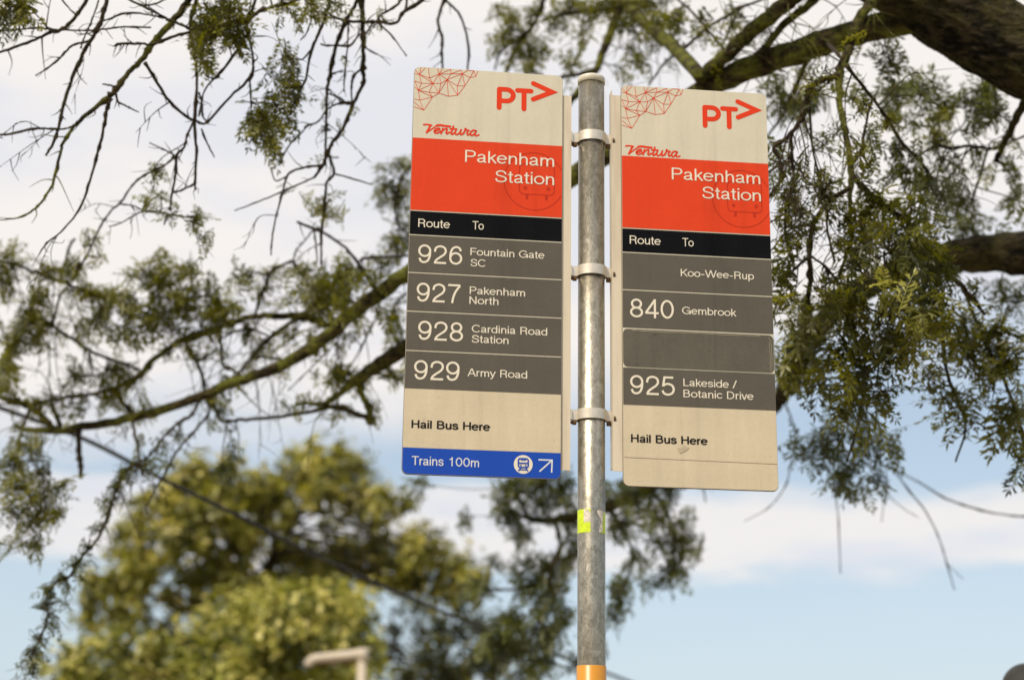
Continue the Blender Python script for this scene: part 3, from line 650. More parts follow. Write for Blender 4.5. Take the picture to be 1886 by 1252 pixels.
# -- leaf fronds: a curved rachis with pairs of narrow forked leaflets
def frond_template(kind):
    V = []; Fs = []
    L = 1.0; n = random.choice((7, 8, 9)); droop = random.uniform(.1, .4); side = random.uniform(-.15, .15)
    def ax(t): return np.array([t * L, side * t * t, -droop * t * t])
    def blade(p, d, ln, wd, up):
        d = d / np.linalg.norm(d); s_ = np.cross(d, up); s_ /= np.linalg.norm(s_) + 1e-9
        b = len(V); V.extend([p, p + d * ln * .45 + s_ * wd * .5, p + d * ln - up * ln * .06, p + d * ln * .45 - s_ * wd * .5]); Fs.append((b, b + 1, b + 2, b + 3))
    for i in range(n):
        t0, t1 = i / n, (i + 1) / n; a, c = ax(t0), ax(t1); b = len(V); h = .010 * (1 - .6 * t0)
        V.extend([a + [0, h, 0], a - [0, h, 0], c - [0, h * .9, 0], c + [0, h * .9, 0]]); Fs.append((b, b + 1, b + 2, b + 3))
    for i in range(1, n + 1):
        t = (i - random.uniform(0, .3)) / n; p = ax(t); env = math.sin(math.pi * min(1, .12 + t * .8)) ** .7
        for sd in (-1, 1):
            if random.random() < .06: continue
            ang = R(random.uniform(38, 62)) * sd; tilt = random.uniform(-.45, .15)
            d = np.array([math.cos(ang), math.sin(ang), tilt]); d /= np.linalg.norm(d); ln = .36 * env * random.uniform(.75, 1.15); up = np.array([random.uniform(-.4, .4), random.uniform(-.4, .4), 1]); up -= d * (up @ d); up /= np.linalg.norm(up)
            blade(p, d, ln, .062, up)
            s_ = np.cross(d, up)
            for q, k in ((.38, 1), (.52, -1)):
                if random.random() < (.75 if kind else .5): blade(p + d * ln * q, d * .8 + s_ * k * .6, ln * .45, .048, up)
    blade(ax(1.0), np.array([1, 0, -droop * 1.5]), .2, .05, np.array([0, 0, 1.0]))
    return np.array(V), Fs
FT = [frond_template(i % 2) for i in range(10)]
def frond(mb, p, d, ln, t):
    d = d / np.linalg.norm(d); z = np.array([0, 0, 1.0]) + rng.normal(0, .55, 3); z -= d * (z @ d); z /= np.linalg.norm(z) + 1e-9; y = np.cross(z, d)
    V, Fs = FT[rng.integers(len(FT))]
    mb.add(p + (V[:, :1] * d + V[:, 1:2] * y + V[:, 2:3] * z) * ln, Fs, t)
DENS = 1.8
def foliage(tree, clusters, mat_='leaf', ln=(.09, .17), down=.55, tint=(0, .85), follow=True):
    groups = {}
    for cl in clusters:
        px, py, rx, ry, n, d = cl[:6]
        q, ob, dep = tree.near(px, py, d)
        dd = dep + .15 * (d - dep) if follow else d
        g = groups.setdefault(ob.name, (ob, MB(), MB())); n = int(round(n * DENS))
        s = dd / FPX; hub = at(px, py, dd)
        mid = (q + hub) / 2 + rng.normal(0, .015, 3)
        V, Fs = tube(catmull([q, mid, hub], 4), np.linspace(.0030, .0014, 9), 5); g[2].add(V, Fs)
        for k in range(n):
            while True:
                a = rng.uniform(-1, 1, 3)
                if a @ a <= 1: break
            c = hub + _R * a[0] * rx * s + _U * a[1] * ry * s + _F * a[2] * min(.30, (rx + ry) / 2 * s)
            d_ = (c - hub); d_ = d_ / (np.linalg.norm(d_) + 1e-6) * .6 + rng.normal(0, .55, 3) + np.array([0, 0, -down]); d_ /= np.linalg.norm(d_)
            l_ = rng.uniform(*ln); b = c - d_ * l_ * .55
            tt = rng.uniform(*tint)
            frond(g[1], b, d_, l_, tt)
            if k % 2 == 0:
                V, Fs = tube(catmull([hub + (b - hub) * .05, (hub + b) / 2 + rng.normal(0, .01, 3), b], 3), np.linspace(.0016, .0008, 7), 4, 0, False); g[2].add(V, Fs)
    for ob, mb, tw in groups.values():
        nl = len(mb.F)
        if not mb.n: continue
        mb.V += tw.V; mb.F += [tuple(i + mb.n for i in f) for f in tw.F]; mb.T += tw.T
        o = mesh('foliage', np.vstack(mb.V), mb.F, M[mat_], ob, local=False, tint=mb.T)
        o.data.materials.append(M['twig']); o.data.polygons.foreach_set('material_index', [0] * nl + [1] * (len(mb.F) - nl))

# ---- the tree that overhangs the stop
T = Tree('overhanging_tree', (4.2, 5.2, 0), 'large mossy tree whose leaning trunk and hanging branches fill the top and both sides')
def trunk():
    P = [(4.2, 5.2, -.1), (4.05, 5.15, .5), (3.7, 5.1, 1.5), (3.0, 5.0, 2.55)] + [tuple(at(x, y, 4.85)) for x, y in ((2050, 210), (1886, 105), (1722, 0), (1560, -104))] + [tuple(at(1420, -260, 4.9)), tuple(at(1300, -460, 5.0))]
    W = [.40, .31, .25, .20] + [k * 4.85 / FPX / 2 for k in (150, 144, 142, 120)] + [.08, .06]
    Q = catmull([np.append(p, r) for p, r in zip(P, W)], 44); c = Q[:, :3]; r = Q[:, 3]
    n = len(c); sd = 150
    V, Fs = tube(c, r, sd, 0.0)
    ph = rng.uniform(0, 6.28, 12); u = np.arange(n)[:, None] / 44.0; a = (np.arange(sd) / sd * 2 * math.pi)[None, :]
    rid = np.zeros((n, sd))
    for k, (m_, f_) in enumerate(((9, 2.0), (14, -3.1), (21, 4.3), (17, 1.1), (29, -6.0), (38, 8.0))): rid += np.sin(m_ * a + f_ * u * 2 + ph[k] + 1.3 * np.sin(3 * u * (k + 1) * .7 + ph[k + 5])) / (1 + .25 * k)
    rid = np.maximum(-1.0, rid) * .020 + rng.normal(0, .007, (n, sd)) + .03 * np.sin(2 * a + 3 * u + ph[0]) * np.sin(2 * u)
    cc = np.repeat(c, sd, axis=0); V = cc + (V - cc) * (1 + rid.reshape(-1, 1))
    o = mesh('trunk', V, Fs, M['bark'], T.root, local=False, smooth=True)
    T.samples += [(q, 0) for q in c[170::10]]; T.objs.append(o)
trunk()
B = T.branch
# main limb, from the trunk behind both boards to the lower left
B([(1720, 25, 60), (1660, 38, 56), (1600, 55, 50), (1540, 72, 48), (1480, 92, 46), (1400, 118, 45), (1330, 148, 42), (1270, 182, 40), (1150, 262, 38), (1000, 360, 36), (860, 440, 34), (760, 497, 30), (690, 545, 28), (640, 585, 27), (600, 622, 25), (540, 662, 22), (480, 688, 20), (430, 705, 19), (380, 725, 18), (310, 750, 17), (230, 772, 17), (150, 786, 16), (100, 793, 14), (45, 790, 9), (25, 780, 5)], 4.85, 6.3, 'limb', 'limbbark', twigs=44, tl=1.5)
# second limb, forking below it
B([(985, 372, 30), (920, 455, 31), (850, 560, 32), (790, 618, 32), (746, 641, 30), (690, 677, 26), (660, 698, 21), (630, 720, 13), (595, 743, 8), (570, 742, 6), (544, 744, 5)], 5.55, 6.0, 'limb', 'limbbark', twigs=6)
B([(664, 700, 13), (666, 725, 12), (680, 752, 12), (681, 768, 14), (683, 783, 9)], 5.95, 5.95, 'branch', 'limbbark', twigs=2)
B([(680, 768, 12), (655, 762, 9), (630, 752, 10), (605, 749, 9), (580, 756, 7), (540, 763, 6), (480, 770, 6), (440, 773, 6), (408, 776, 5), (398, 755, 4), (386, 733, 4), (376, 716, 4)], 5.95, 6.05, 'branch', 'twig', twigs=8)
B([(1290, 142, 26), (1238, 83, 25), (1201, 54, 22), (1169, 23, 20), (1140, -15, 18)], 5.1, 6.4, 'limb', 'limbbark', twigs=16, tl=1.8)
B([(1150, -5, 18), (1138, 23, 17), (1123, 63, 16), (1109, 100, 14), (1096, 132, 13), (1066, 168, 11), (1040, 205, 9), (1010, 260, 7)], 6.3, 6.1, 'limb', 'limbbark', twigs=12, tl=1.5)
B([(1096, 128, 8), (1066, 137, 7), (1040, 141, 6), (1000, 150, 4)], 6.2, 6.3, twigs=3)
B([(1000, 38, 5), (1040, 26, 7), (1098, 19, 8), (1140, 18, 9)], 6.5, 6.3, twigs=6)
B([(1300, 136, 26), (1340, 100, 27), (1384, 58, 28), (1425, 25, 30), (1470, -10, 30)], 5.15, 4.95, 'limb', 'limbbark', twigs=14, tl=1.8)
B([(1395, 105, 14), (1440, 50, 14), (1490, 8, 15), (1530, -30, 15)], 5.05, 5.0, 'limb', 'limbbark', twigs=12, tl=1.8)
B([(1249, 0, 4), (1275, 23, 4), (1301, 52, 5), (1327, 83, 5), (1345, 102, 5)], 5.6, 5.2, twigs=4)
B([(1420, -6, 4), (1361, 17, 5), (1301, 54, 5), (1264, 86, 5), (1226, 115, 4), (1195, 157, 3)], 5.3, 5.9, twigs=5)
B([(1365, 15, 4), (1350, 40, 4), (1335, 75, 4)], 5.4, 5.4, twigs=2)
B([(1003, -5, 7), (986, 40, 7), (960, 74, 7), (943, 109, 6), (930, 140, 4)], 6.4, 6.6, twigs=5)
B([(960, 74, 5), (937, 83, 4), (920, 100, 4), (911, 129, 3)], 6.6, 6.6, twigs=2)
B([(820, -5, 5), (807, 37, 5), (814, 71, 5), (814, 100, 4), (815, 130, 3)], 5.2, 5.2, twigs=4)
B([(822, 2, 4), (848, 30, 4), (863, 85, 4), (861, 130, 3)], 5.2, 5.3, twigs=3)
# upper limb, above the frame, that carries the hanging twigs on the left
B([(1500, -170, 50), (1300, -230, 46), (1050, -190, 42), (850, -150, 36), (660, -130, 30), (450, -150, 24), (250, -170, 18), (60, -190, 12), (-120, -210, 8)], 4.9, 4.5, 'limb', 'limbbark', twigs=6)
for P in ([(820, -150, 8), (815, -70, 6), (820, -3, 5)],): B(P, 4.9, 5.2)
# hanging twigs, upper left
D = 4.45
B([(395, -140, 14), (370, -40, 12), (349, 0, 11), (323, 32, 11), (302, 56, 11), (280, 82, 10), (261, 110, 9), (237, 134, 8), (213, 166, 9), (200, 179, 8), (155, 216, 7), (136, 233, 6), (116, 265, 5), (112, 278, 5), (99, 332, 5), (84, 362, 4), (65, 384, 4), (39, 399, 3), (4, 405, 2), (-12, 404, 2)], 4.5, D, 'branch', 'limbbark', twigs=22)
B([(205, 181, 6), (196, 205, 6), (190, 244, 5), (183, 272, 5), (166, 332, 4), (147, 384, 4), (112, 427, 3), (86, 448, 3), (71, 470, 2)], D, D, twigs=7)
B([(240, -160, 9), (215, -60, 8), (198, 0, 7), (188, 32, 7), (175, 63, 7), (160, 86, 7), (140, 127, 6), (125, 168, 6), (114, 205, 6), (108, 237, 5), (95, 270, 5), (84, 287, 4)], 4.5, D, twigs=12)
B([(162, 76, 4), (134, 84, 4), (120, 97, 3), (97, 119, 3), (65, 140, 1.5)], D, D, twigs=4)
B([(215, -170, 8), (185, -60, 7), (160, 0, 6), (140, 30, 6), (116, 54, 6), (95, 60, 6), (65, 73, 5), (26, 88, 5), (-5, 98, 4), (-60, 120, 3)], 4.5, D, twigs=10)
B([(140, 29, 3), (116, 2, 3), (100, -30, 2)], D, D, twigs=1); B([(95, 60, 3), (71, 32, 2.5), (50, 10, 2)], D, D, twigs=4)
B([(116, 55, 3), (160, 57, 3), (194, 54, 3), (229, 50, 3), (278, 51, 3)], D, D, twigs=12); B([(112, 56, 3), (65, 52, 2.5), (28, 56, 2.5), (-5, 57, 2)], D, D, twigs=9)
B([(106, 239, 5), (82, 237, 4), (54, 239, 4), (11, 248, 4), (-10, 246, 3)], D, D, twigs=5); B([(107, 239, 3), (125, 236, 3), (140, 230, 3)], D, D)
B([(182, 0, 3), (170, 35, 2.5), (155, 70, 2.5), (148, 90, 2)], D, D, twigs=4)
B([(370, -130, 9), (366, -50, 8), (362, 0, 7), (354, 32, 7), (351, 58, 6), (358, 97, 6), (362, 129, 5), (362, 172, 5), (359, 216, 6), (360, 259, 5), (362, 278, 5), (359, 332, 4), (360, 351, 3)], 4.55, 4.6, twigs=14)
B([(351, 60, 5), (323, 66, 5), (293, 78, 5), (278, 83, 5), (261, 81, 4), (224, 81, 4), (208, 86, 2)], D, D, twigs=9)
B([(359, 222, 5), (345, 216, 5), (313, 188, 5), (291, 155, 5), (267, 116, 5)], 4.6, D, twigs=8)
B([(306, 34, 4), (278, 19, 4), (257, 9, 4), (230, -4, 3)], D, D, twigs=5); B([(304, 34, 3), (265, 26, 3), (229, 25, 4), (205, 34, 3), (190, 39, 2)], D, D, twigs=6)
B([(257, 11, 3), (285, 8, 3), (310, -4, 3)], D, D, twigs=3); B([(306, 36, 4), (330, 44, 4), (350, 54, 4)], D, D, twigs=3)
B([(213, 170, 4), (217, 187, 4), (233, 196, 3), (256, 207, 2)], D, D, twigs=4); B([(213, 160, 3), (200, 157, 3), (188, 155, 2)], D, D)
B([(357, 222, 4), (345, 250, 4), (339, 272, 4), (326, 285, 5), (323, 321, 4), (317, 354, 4), (313, 388, 3)], 4.6, 4.7, twigs=14)
B([(317, 356, 3), (335, 350, 3), (356, 341, 3)], 4.7, 4.6, twigs=3)
B([(326, 285, 4), (302, 306, 3), (272, 319, 4), (244, 341, 3), (224, 371, 4), (205, 388, 3), (185, 416, 3), (179, 429, 3), (160, 470, 3), (138, 504, 3)], 4.7, 5.6, twigs=9)
B([(219, 376, 3), (245, 379, 2.5), (265, 388, 3), (300, 392, 2.5), (340, 400, 3), (365, 400, 3)], 4.9, 4.9, twigs=8); B([(265, 388, 2.5), (245, 398, 2.5), (220, 412, 2), (200, 417, 2)], 4.9, 4.9, twigs=3)
B([(320, 285, 3), (300, 275, 2.5), (275, 263, 2)], 4.7, 4.7, twigs=1); B([(371, 237, 3), (382, 265, 3), (395, 290, 2)], 4.6, 4.6)
B([(359, 222, 4), (381, 226, 4), (423, 179, 4), (460, 144, 5), (466, 119, 4), (464, 93, 4), (458, 67, 5), (455, 40, 5), (470, 0, 5), (490, -140, 6)], 4.6, 4.5, twigs=9)
B([(460, 146, 3), (462, 180, 3), (463, 215, 2)], 4.6, 4.6, twigs=2); B([(366, 215, 3), (378, 165, 3), (414, 125, 4), (445, 80, 3), (458, 60, 3)], 4.6, 4.5, twigs=6)
B([(378, 140, 3), (395, 145, 3), (405, 140, 3)], 4.55, 4.55, twigs=3); B([(366, 170, 3), (372, 190, 3), (374, 215, 3), (385, 226, 3)], 4.6, 4.6, twigs=2)
B([(455, 42, 6), (477, 22, 6), (518, 9, 6), (540, 4, 6), (580, -30, 6), (600, -140, 7)], 4.5, 4.5, twigs=6)
B([(355, 55, 4), (375, 45, 5), (400, 50, 5), (430, 40, 5), (455, 35, 5)], 4.5, 4.5, twigs=6)
B([(690, -135, 9), (672, -50, 8), (667, 0, 8), (668, 43, 8), (669, 86, 7), (669, 125, 8), (670, 149, 7), (660, 172, 6), (647, 200, 6), (634, 233, 6), (613, 263, 6), (604, 280, 6), (596, 302, 5), (578, 328, 4)], 4.7, 4.9, twigs=9)
B([(604, 280, 5), (608, 293, 4), (615, 319, 5), (602, 335, 4), (600, 349, 5), (597, 388, 6), (592, 427, 5), (592, 455, 4), (591, 487, 3)], 4.9, 5.3, twigs=8)
B([(616, 320, 3), (645, 328, 3), (684, 340, 2)], 4.9, 4.9); B([(596, 304, 4), (563, 308, 4), (540, 315, 4), (529, 325, 4), (520, 356, 3), (509, 397, 3), (501, 440, 3), (499, 470, 2)], 4.9, 4.9, twigs=4)
B([(580, 326, 3), (563, 334, 3), (520, 353, 3), (477, 371, 2.5), (432, 388, 2)], 4.9, 4.9, twigs=2); B([(529, 325, 3), (508, 333, 2.5), (500, 315, 2)], 4.9, 4.9)
B([(680, -135, 8), (668, -50, 6), (658, 0, 6), (643, 28, 6), (624, 69, 6), (613, 108, 6), (606, 147, 5), (602, 172, 5), (601, 216, 4), (600, 267, 4), (598, 305, 3)], 4.7, 4.9, twigs=9)
B([(625, 84, 3), (600, 84, 3), (590, 81, 2)], 4.75, 4.75, twigs=1); B([(622, 84, 4), (645, 84, 4), (660, 66, 3), (668, 60, 4)], 4.75, 4.75, twigs=3)
B([(647, 190, 5), (635, 190, 5), (615, 194, 3), (600, 205, 3), (585, 225, 3), (565, 232, 4), (560, 240, 2)], 4.85, 4.85, twigs=6); B([(636, 188, 3), (625, 180, 3), (603, 172, 3)], 4.85, 4.85, twigs=1)
B([(665, 128, 4), (652, 140, 4), (647, 160, 3), (648, 190, 3)], 4.8, 4.85, twigs=1); B([(642, 42, 3), (640, 80, 2.5), (636, 130, 3), (633, 170, 2)], 4.75, 4.8, twigs=4)
B([(612, 136, 3), (632, 130, 2.5)], 4.8, 4.8); B([(560, 240, 2.5), (535, 265, 3), (520, 290, 2.5), (512, 305, 2)], 4.85, 4.85, twigs=2)
B([(620, -130, 7), (612, -50, 6), (608, 0, 5), (600, 28, 5), (587, 63, 5), (574, 91, 5), (568, 121, 4), (563, 147, 4), (552, 168, 4), (546, 185, 4), (535, 198, 3)], 4.6, 4.55, twigs=5)
B([(574, 91, 4), (559, 108, 3), (549, 111, 2)], 4.55, 4.55); B([(577, 28, 3), (565, 60, 2.5), (553, 75, 2)], 4.6, 4.6)
B([(598, 22, 4), (617, 32, 4), (639, 39, 5), (669, 41, 5), (697, 41, 5), (729, 43, 5), (744, 22, 6), (775, 2, 6), (800, -40, 7), (830, -145, 8)], 4.65, 4.75, twigs=12)
B([(695, 42, 4), (700, 30, 3), (729, 11, 4), (748, -10, 4)], 4.7, 4.7, twigs=4); B([(748, 18, 4), (750, -5, 4), (752, -30, 4)], 4.75, 4.75); B([(699, 44, 3), (725, 71, 2.5), (749, 104, 1.8)], 4.7, 4.7)
B([(688, 42, 3), (676, 58, 3), (668, 62, 3)], 4.7, 4.7, twigs=2)
# side branches of the limb, lower left
E5 = 6.0
B([(628, 598, 13), (596, 597, 12), (563, 583, 11), (520, 583, 11), (471, 582, 10), (440, 590, 10), (400, 606, 11), (336, 627, 10), (300, 650, 9), (278, 666, 9), (259, 690, 9), (222, 709, 7), (177, 724, 5), (121, 731, 5), (95, 736, 5), (70, 740, 4)], 6.0, 6.2, 'branch', 'limbbark', twigs=36, tl=1.5)
B([(-10, 478, 4), (30, 488, 4), (67, 502, 5), (121, 522, 5), (155, 537, 5), (205, 550, 5), (250, 572, 4), (300, 590, 3), (345, 620, 4)], 5.9, 6.1, twigs=24, tl=1.6)
B([(55, 570, 3), (82, 593, 5), (97, 601, 5), (138, 627, 5), (172, 649, 6), (205, 662, 6), (248, 677, 5), (262, 684, 5)], 6.1, 6.15, twigs=18, tl=1.6)
B([(150, 487, 3), (132, 520, 4), (114, 539, 4), (106, 562, 4), (97, 600, 4)], 6.0, 6.1, twigs=5); B([(138, 440, 4), (130, 450, 4), (120, 480, 3), (112, 505, 3), (116, 520, 3)], 5.9, 6.0, twigs=4)
B([(340, 627, 6), (356, 655, 6), (371, 688, 6), (376, 712, 6)], 6.1, 6.1, twigs=6)
B([(205, 664, 3), (200, 678, 3), (226, 684, 4), (218, 702, 5), (217, 720, 7), (222, 737, 7), (236, 752, 7), (245, 760, 7)], 6.15, 6.2, twigs=5)
B([(200, 678, 3), (180, 690, 3), (150, 692, 4), (130, 690, 3)], 6.15, 6.2, twigs=4); B([(190, 690, 3), (185, 710, 3), (178, 730, 3)], 6.2, 6.2, twigs=2)
B([(-10, 728, 7), (0, 731, 8), (26, 739, 9), (54, 748, 11), (75, 763, 12), (88, 778, 13), (98, 792, 12)], 6.3, 6.25, 'branch', 'limbbark', twigs=5)
B([(93, 735, 5), (98, 750, 8), (103, 765, 8), (112, 785, 9)], 6.2, 6.25, 'branch', 'limbbark', twigs=2); B([(-10, 744, 3), (20, 744, 3), (45, 748, 4)], 6.3, 6.3)
B([(55, 752, 5), (47, 772, 5), (42, 788, 5), (36, 806, 4), (32, 830, 4), (40, 870, 4), (60, 930, 3)], 6.2, 5.6, twigs=8)
B([(143, 788, 8), (145, 810, 8), (147, 840, 8), (149, 862, 7), (149, 881, 6)], 6.2, 6.15, 'branch', 'twig', twigs=0)
B([(243, 768, 5), (248, 796, 5), (254, 826, 4), (258, 852, 4), (263, 877, 3)], 6.1, 5.6, twigs=6)
B([(257, 852, 5), (233, 867, 6), (218, 891, 5), (207, 923, 5), (198, 953, 5), (185, 982, 5), (170, 1004, 5), (148, 1028, 5), (130, 1060, 5), (104, 1071, 5), (85, 1102, 4), (88, 1136, 4), (74, 1176, 4), (59, 1204, 3), (62, 1228, 2), (58, 1245, 2)], 5.6, 5.2, twigs=34)
B([(374, 727, 5), (386, 757, 4), (364, 787, 4), (336, 818, 4), (319, 841, 4), (302, 876, 4), (287, 897, 3), (272, 930, 3)], 6.1, 5.9, twigs=6)
B([(375, 725, 5), (354, 762, 5), (337, 773, 6), (323, 783, 5), (300, 806, 4), (278, 836, 4), (258, 852, 4)], 6.1, 5.7, twigs=14)
B([(376, 712, 4), (380, 728, 4), (390, 745, 4), (408, 776, 4)], 6.1, 6.05, twigs=2)
B([(574, 584, 6), (548, 588, 6), (531, 597, 6), (501, 619, 6), (479, 638, 6), (462, 660, 5), (443, 683, 5), (428, 704, 5)], 6.0, 6.05, twigs=14, tl=1.6)
B([(496, 620, 4), (466, 606, 4), (453, 606, 4), (425, 613, 4), (400, 630, 3)], 6.05, 6.1, twigs=4); B([(525, 664, 4), (501, 658, 4), (471, 658, 4), (455, 668, 3)], 6.05, 6.05, twigs=2)
B([(404, 600, 5), (406, 621, 5), (408, 651, 5), (411, 672, 5), (430, 681, 5), (440, 690, 5)], 6.1, 6.05, twigs=6); B([(370, 605, 3), (400, 640, 3), (380, 655, 4), (360, 668, 3)], 6.1, 6.1, twigs=3)
B([(470, 582, 4), (477, 552, 5), (486, 532, 5), (494, 508, 5), (483, 504, 4), (462, 500, 3)], 6.0, 5.9, twigs=4); B([(494, 508, 5), (501, 498, 5), (527, 485, 5), (540, 482, 5), (552, 500, 5), (566, 520, 5), (590, 555, 4), (615, 590, 4)], 5.9, 6.0, twigs=6)
B([(540, 482, 3), (546, 460, 3), (560, 445, 2.5), (575, 425, 3)], 5.9, 5.6, twigs=2)
B([(548, 409, 5), (570, 418, 5), (593, 427, 5), (617, 442, 5), (639, 459, 5), (660, 485, 6), (678, 513, 7), (690, 535, 7)], 5.4, 5.9, twigs=5); B([(578, 420, 3), (582, 450, 3), (584, 485, 2)], 5.4, 5.5)
B([(760, 470, 5), (720, 473, 5), (680, 475, 6), (665, 478, 5), (655, 500, 4)], 6.0, 5.95, twigs=6)
B([(640, 705, 3), (620, 640, 2.5), (632, 610, 2.5)], 6.0, 6.0); B([(690, 590, 3), (660, 650, 2.5), (620, 720, 2)], 6.0, 6.0); B([(610, 640, 3), (560, 690, 2.5), (530, 720, 2)], 6.0, 6.0); B([(430, 705, 3), (470, 745, 2), (495, 765, 2)], 6.05, 6.05)
B([(750, 540, 4), (728, 560, 4), (722, 600, 4), (735, 640, 3)], 6.2, 6.2, twigs=5); B([(735, 420, 4), (728, 370, 4), (740, 330, 4), (770, 300, 5), (860, 290, 6), (1000, 262, 7)], 6.4, 6.2, twigs=6)
# right side: hanging branch
D2 = 4.3
B([(1640, -70, 20), (1606, 0, 19), (1584, 32, 18), (1569, 69, 17), (1558, 105, 17), (1546, 134, 16), (1546, 184, 12), (1553, 224, 11), (1561, 269, 10), (1569, 324, 11), (1565, 366, 7), (1567, 419, 7), (1569, 437, 7), (1561, 463, 6), (1545, 508, 5)], 4.75, D2, 'branch', 'limbbark', twigs=22, tl=1.3)
B([(1546, 140, 10), (1524, 144, 9), (1500, 155, 8), (1488, 169, 9), (1484, 198, 9), (1468, 232, 8), (1447, 256, 7), (1424, 271, 7), (1434, 290, 6), (1440, 314, 7), (1437, 334, 6), (1418, 361, 5), (1400, 400, 4)], D2, D2, 'branch', 'twig', twigs=20, tl=1.4)
B([(1457, 248, 5), (1459, 295, 5), (1461, 329, 4), (1453, 368, 4), (1447, 392, 4), (1447, 432, 4), (1458, 479, 3)], D2, D2, twigs=18, tl=1.2)
B([(1491, 185, 4), (1495, 264, 4), (1505, 311, 4), (1513, 353, 4), (1522, 379, 4), (1524, 424, 4), (1537, 482, 4)], D2, D2, twigs=18, tl=1.2)
B([(1459, 290, 3), (1476, 316, 4), (1487, 334, 4), (1508, 345, 4)], D2, D2, twigs=3); B([(1490, 268, 2.5), (1475, 285, 2.5), (1462, 310, 2)], D2, D2)
B([(1560, 122, 6), (1606, 179, 6), (1632, 216, 6), (1664, 266, 6), (1693, 295, 6), (1714, 324, 5), (1724, 347, 4), (1745, 366, 4)], D2, 4.9, twigs=22, tl=1.5)
B([(1524, 80, 5), (1550, 108, 5)], 4.8, D2); B([(1492, 98, 8), (1476, 137, 7), (1458, 179, 6), (1440, 215, 5), (1415, 250, 4)], 5.0, 5.6, twigs=5)
B([(1606, 182, 4), (1595, 227, 4), (1588, 274, 4), (1598, 306, 3)], D2, D2, twigs=3); B([(1565, 250, 3), (1582, 265, 3), (1592, 290, 3)], D2, D2)
B([(1910, 150, 18), (1885, 192, 16), (1866, 229, 14), (1848, 269, 12), (1835, 296, 9)], 4.8, 5.2, 'branch', 'bark', twigs=3)
B([(1848, 272, 5), (1822, 274, 5), (1782, 269, 5), (1750, 274, 5), (1727, 269, 5), (1690, 287, 4)], 5.2, 4.9, twigs=16, tl=1.5); B([(1727, 269, 4), (1719, 245, 3), (1735, 211, 3), (1760, 190, 3)], 5.2, 5.4, twigs=3)
B([(1819, 275, 4), (1806, 321, 4), (1798, 345, 4), (1790, 370, 3)], 5.2, 5.4, twigs=3); B([(1859, 262, 4), (1890, 250, 4), (1930, 235, 4)], 5.2, 5.2); B([(1727, 269, 3), (1745, 250, 3), (1770, 235, 3)], 5.2, 5.4, twigs=2)
B([(1571, 326, 9), (1619, 371, 9), (1653, 395, 8), (1685, 424, 8), (1706, 450, 8), (1735, 495, 8), (1774, 529, 8), (1814, 579, 5)], D2, 4.7, 'branch', 'twig', twigs=8)
B([(1565, 345, 8), (1529, 371, 8), (1505, 400, 8), (1494, 426, 9), (1491, 463, 9), (1492, 516, 9), (1488, 560, 12), (1486, 620, 14), (1480, 680, 12)], D2, 4.75, 'branch', 'twig', twigs=10)
B([(1679, 429, 4), (1653, 455, 4), (1627, 471, 3), (1600, 480, 3)], D2, D2, twigs=3); B([(1400, 418, 3), (1421, 408, 3), (1447, 392, 3), (1476, 387, 3), (1500, 398, 3)], D2, D2, twigs=2); B([(1400, 480, 3), (1421, 461, 3), (1447, 429, 3), (1474, 416, 3), (1496, 418, 3)], D2, D2, twigs=2)
B([(1490, 472, 5), (1475, 485, 5), (1461, 498, 4), (1440, 520, 3)], D2, D2, twigs=5); B([(1494, 472, 4), (1519, 490, 4), (1540, 515, 4)], D2, D2, twigs=5); B([(1571, 553, 4), (1606, 571, 4), (1648, 582, 4), (1690, 590, 3)], D2, D2, twigs=4)
B([(1560, 560, 5), (1580, 640, 5), (1590, 720, 4), (1575, 800, 4), (1560, 850, 3)], D2, 4.6, twigs=5); B([(1735, 620, 6), (1745, 690, 6), (1765, 740, 6), (1778, 790, 4), (1760, 850, 3)], 4.7, 4.8, twigs=5); B([(1774, 529, 6), (1810, 620, 6), (1850, 700, 6), (1880, 790, 5), (1895, 880, 4)], 4.7, 4.8, twigs=6)
# thick lower limb on the right, receding behind the right board
B([(2150, 440, 95), (2000, 462, 88), (1886, 466, 80), (1800, 467, 68), (1740, 476, 58), (1680, 492, 52), (1600, 525, 46), (1530, 578, 42), (1480, 650, 38), (1450, 705, 34), (1425, 745, 30), (1360, 800, 27), (1280, 850, 24), (1200, 893, 22), (1140, 925, 22), (1080, 945, 20), (1020, 957, 15), (975, 955, 8), (940, 940, 4)], 0, 0, 'limb', 'bark', dl=[5.3, 5.4, 5.5, 5.55, 5.6, 5.7, 5.9, 6.1, 6.4, 6.6, 6.8, 7.1, 7.4, 7.6, 7.8, 7.9, 8.0, 8.05, 8.1], twigs=10)
B([(3050, 900, 150), (2600, 640, 130), (2300, 490, 105), (2150, 440, 95)], 5.1, 5.3, 'limb', 'bark')
B([(1022, 955, 9), (1029, 985, 7), (1032, 1017, 7), (1013, 1054, 6), (1005, 1110, 6), (985, 1160, 5), (960, 1215, 4)], 8.0, 8.0, twigs=8); B([(1120, 935, 7), (1150, 980, 6), (1165, 1030, 5), (1145, 1090, 4), (1130, 1140, 3)], 7.9, 7.9, twigs=6); B([(1190, 897, 7), (1225, 935, 6), (1240, 990, 5), (1238, 1050, 4), (1236, 1075, 3)], 7.6, 7.6, twigs=6)
B([(1200, 893, 5), (1250, 900, 4), (1290, 890, 3), (1300, 925, 2)], 7.6, 7.6, twigs=3); B([(1030, 1010, 5), (990, 1070, 4), (930, 1085, 4), (880, 1080, 3)], 8.0, 8.2, twigs=4); B([(975, 955, 6), (950, 910, 5), (930, 900, 4)], 8.0, 8.0, twigs=3)
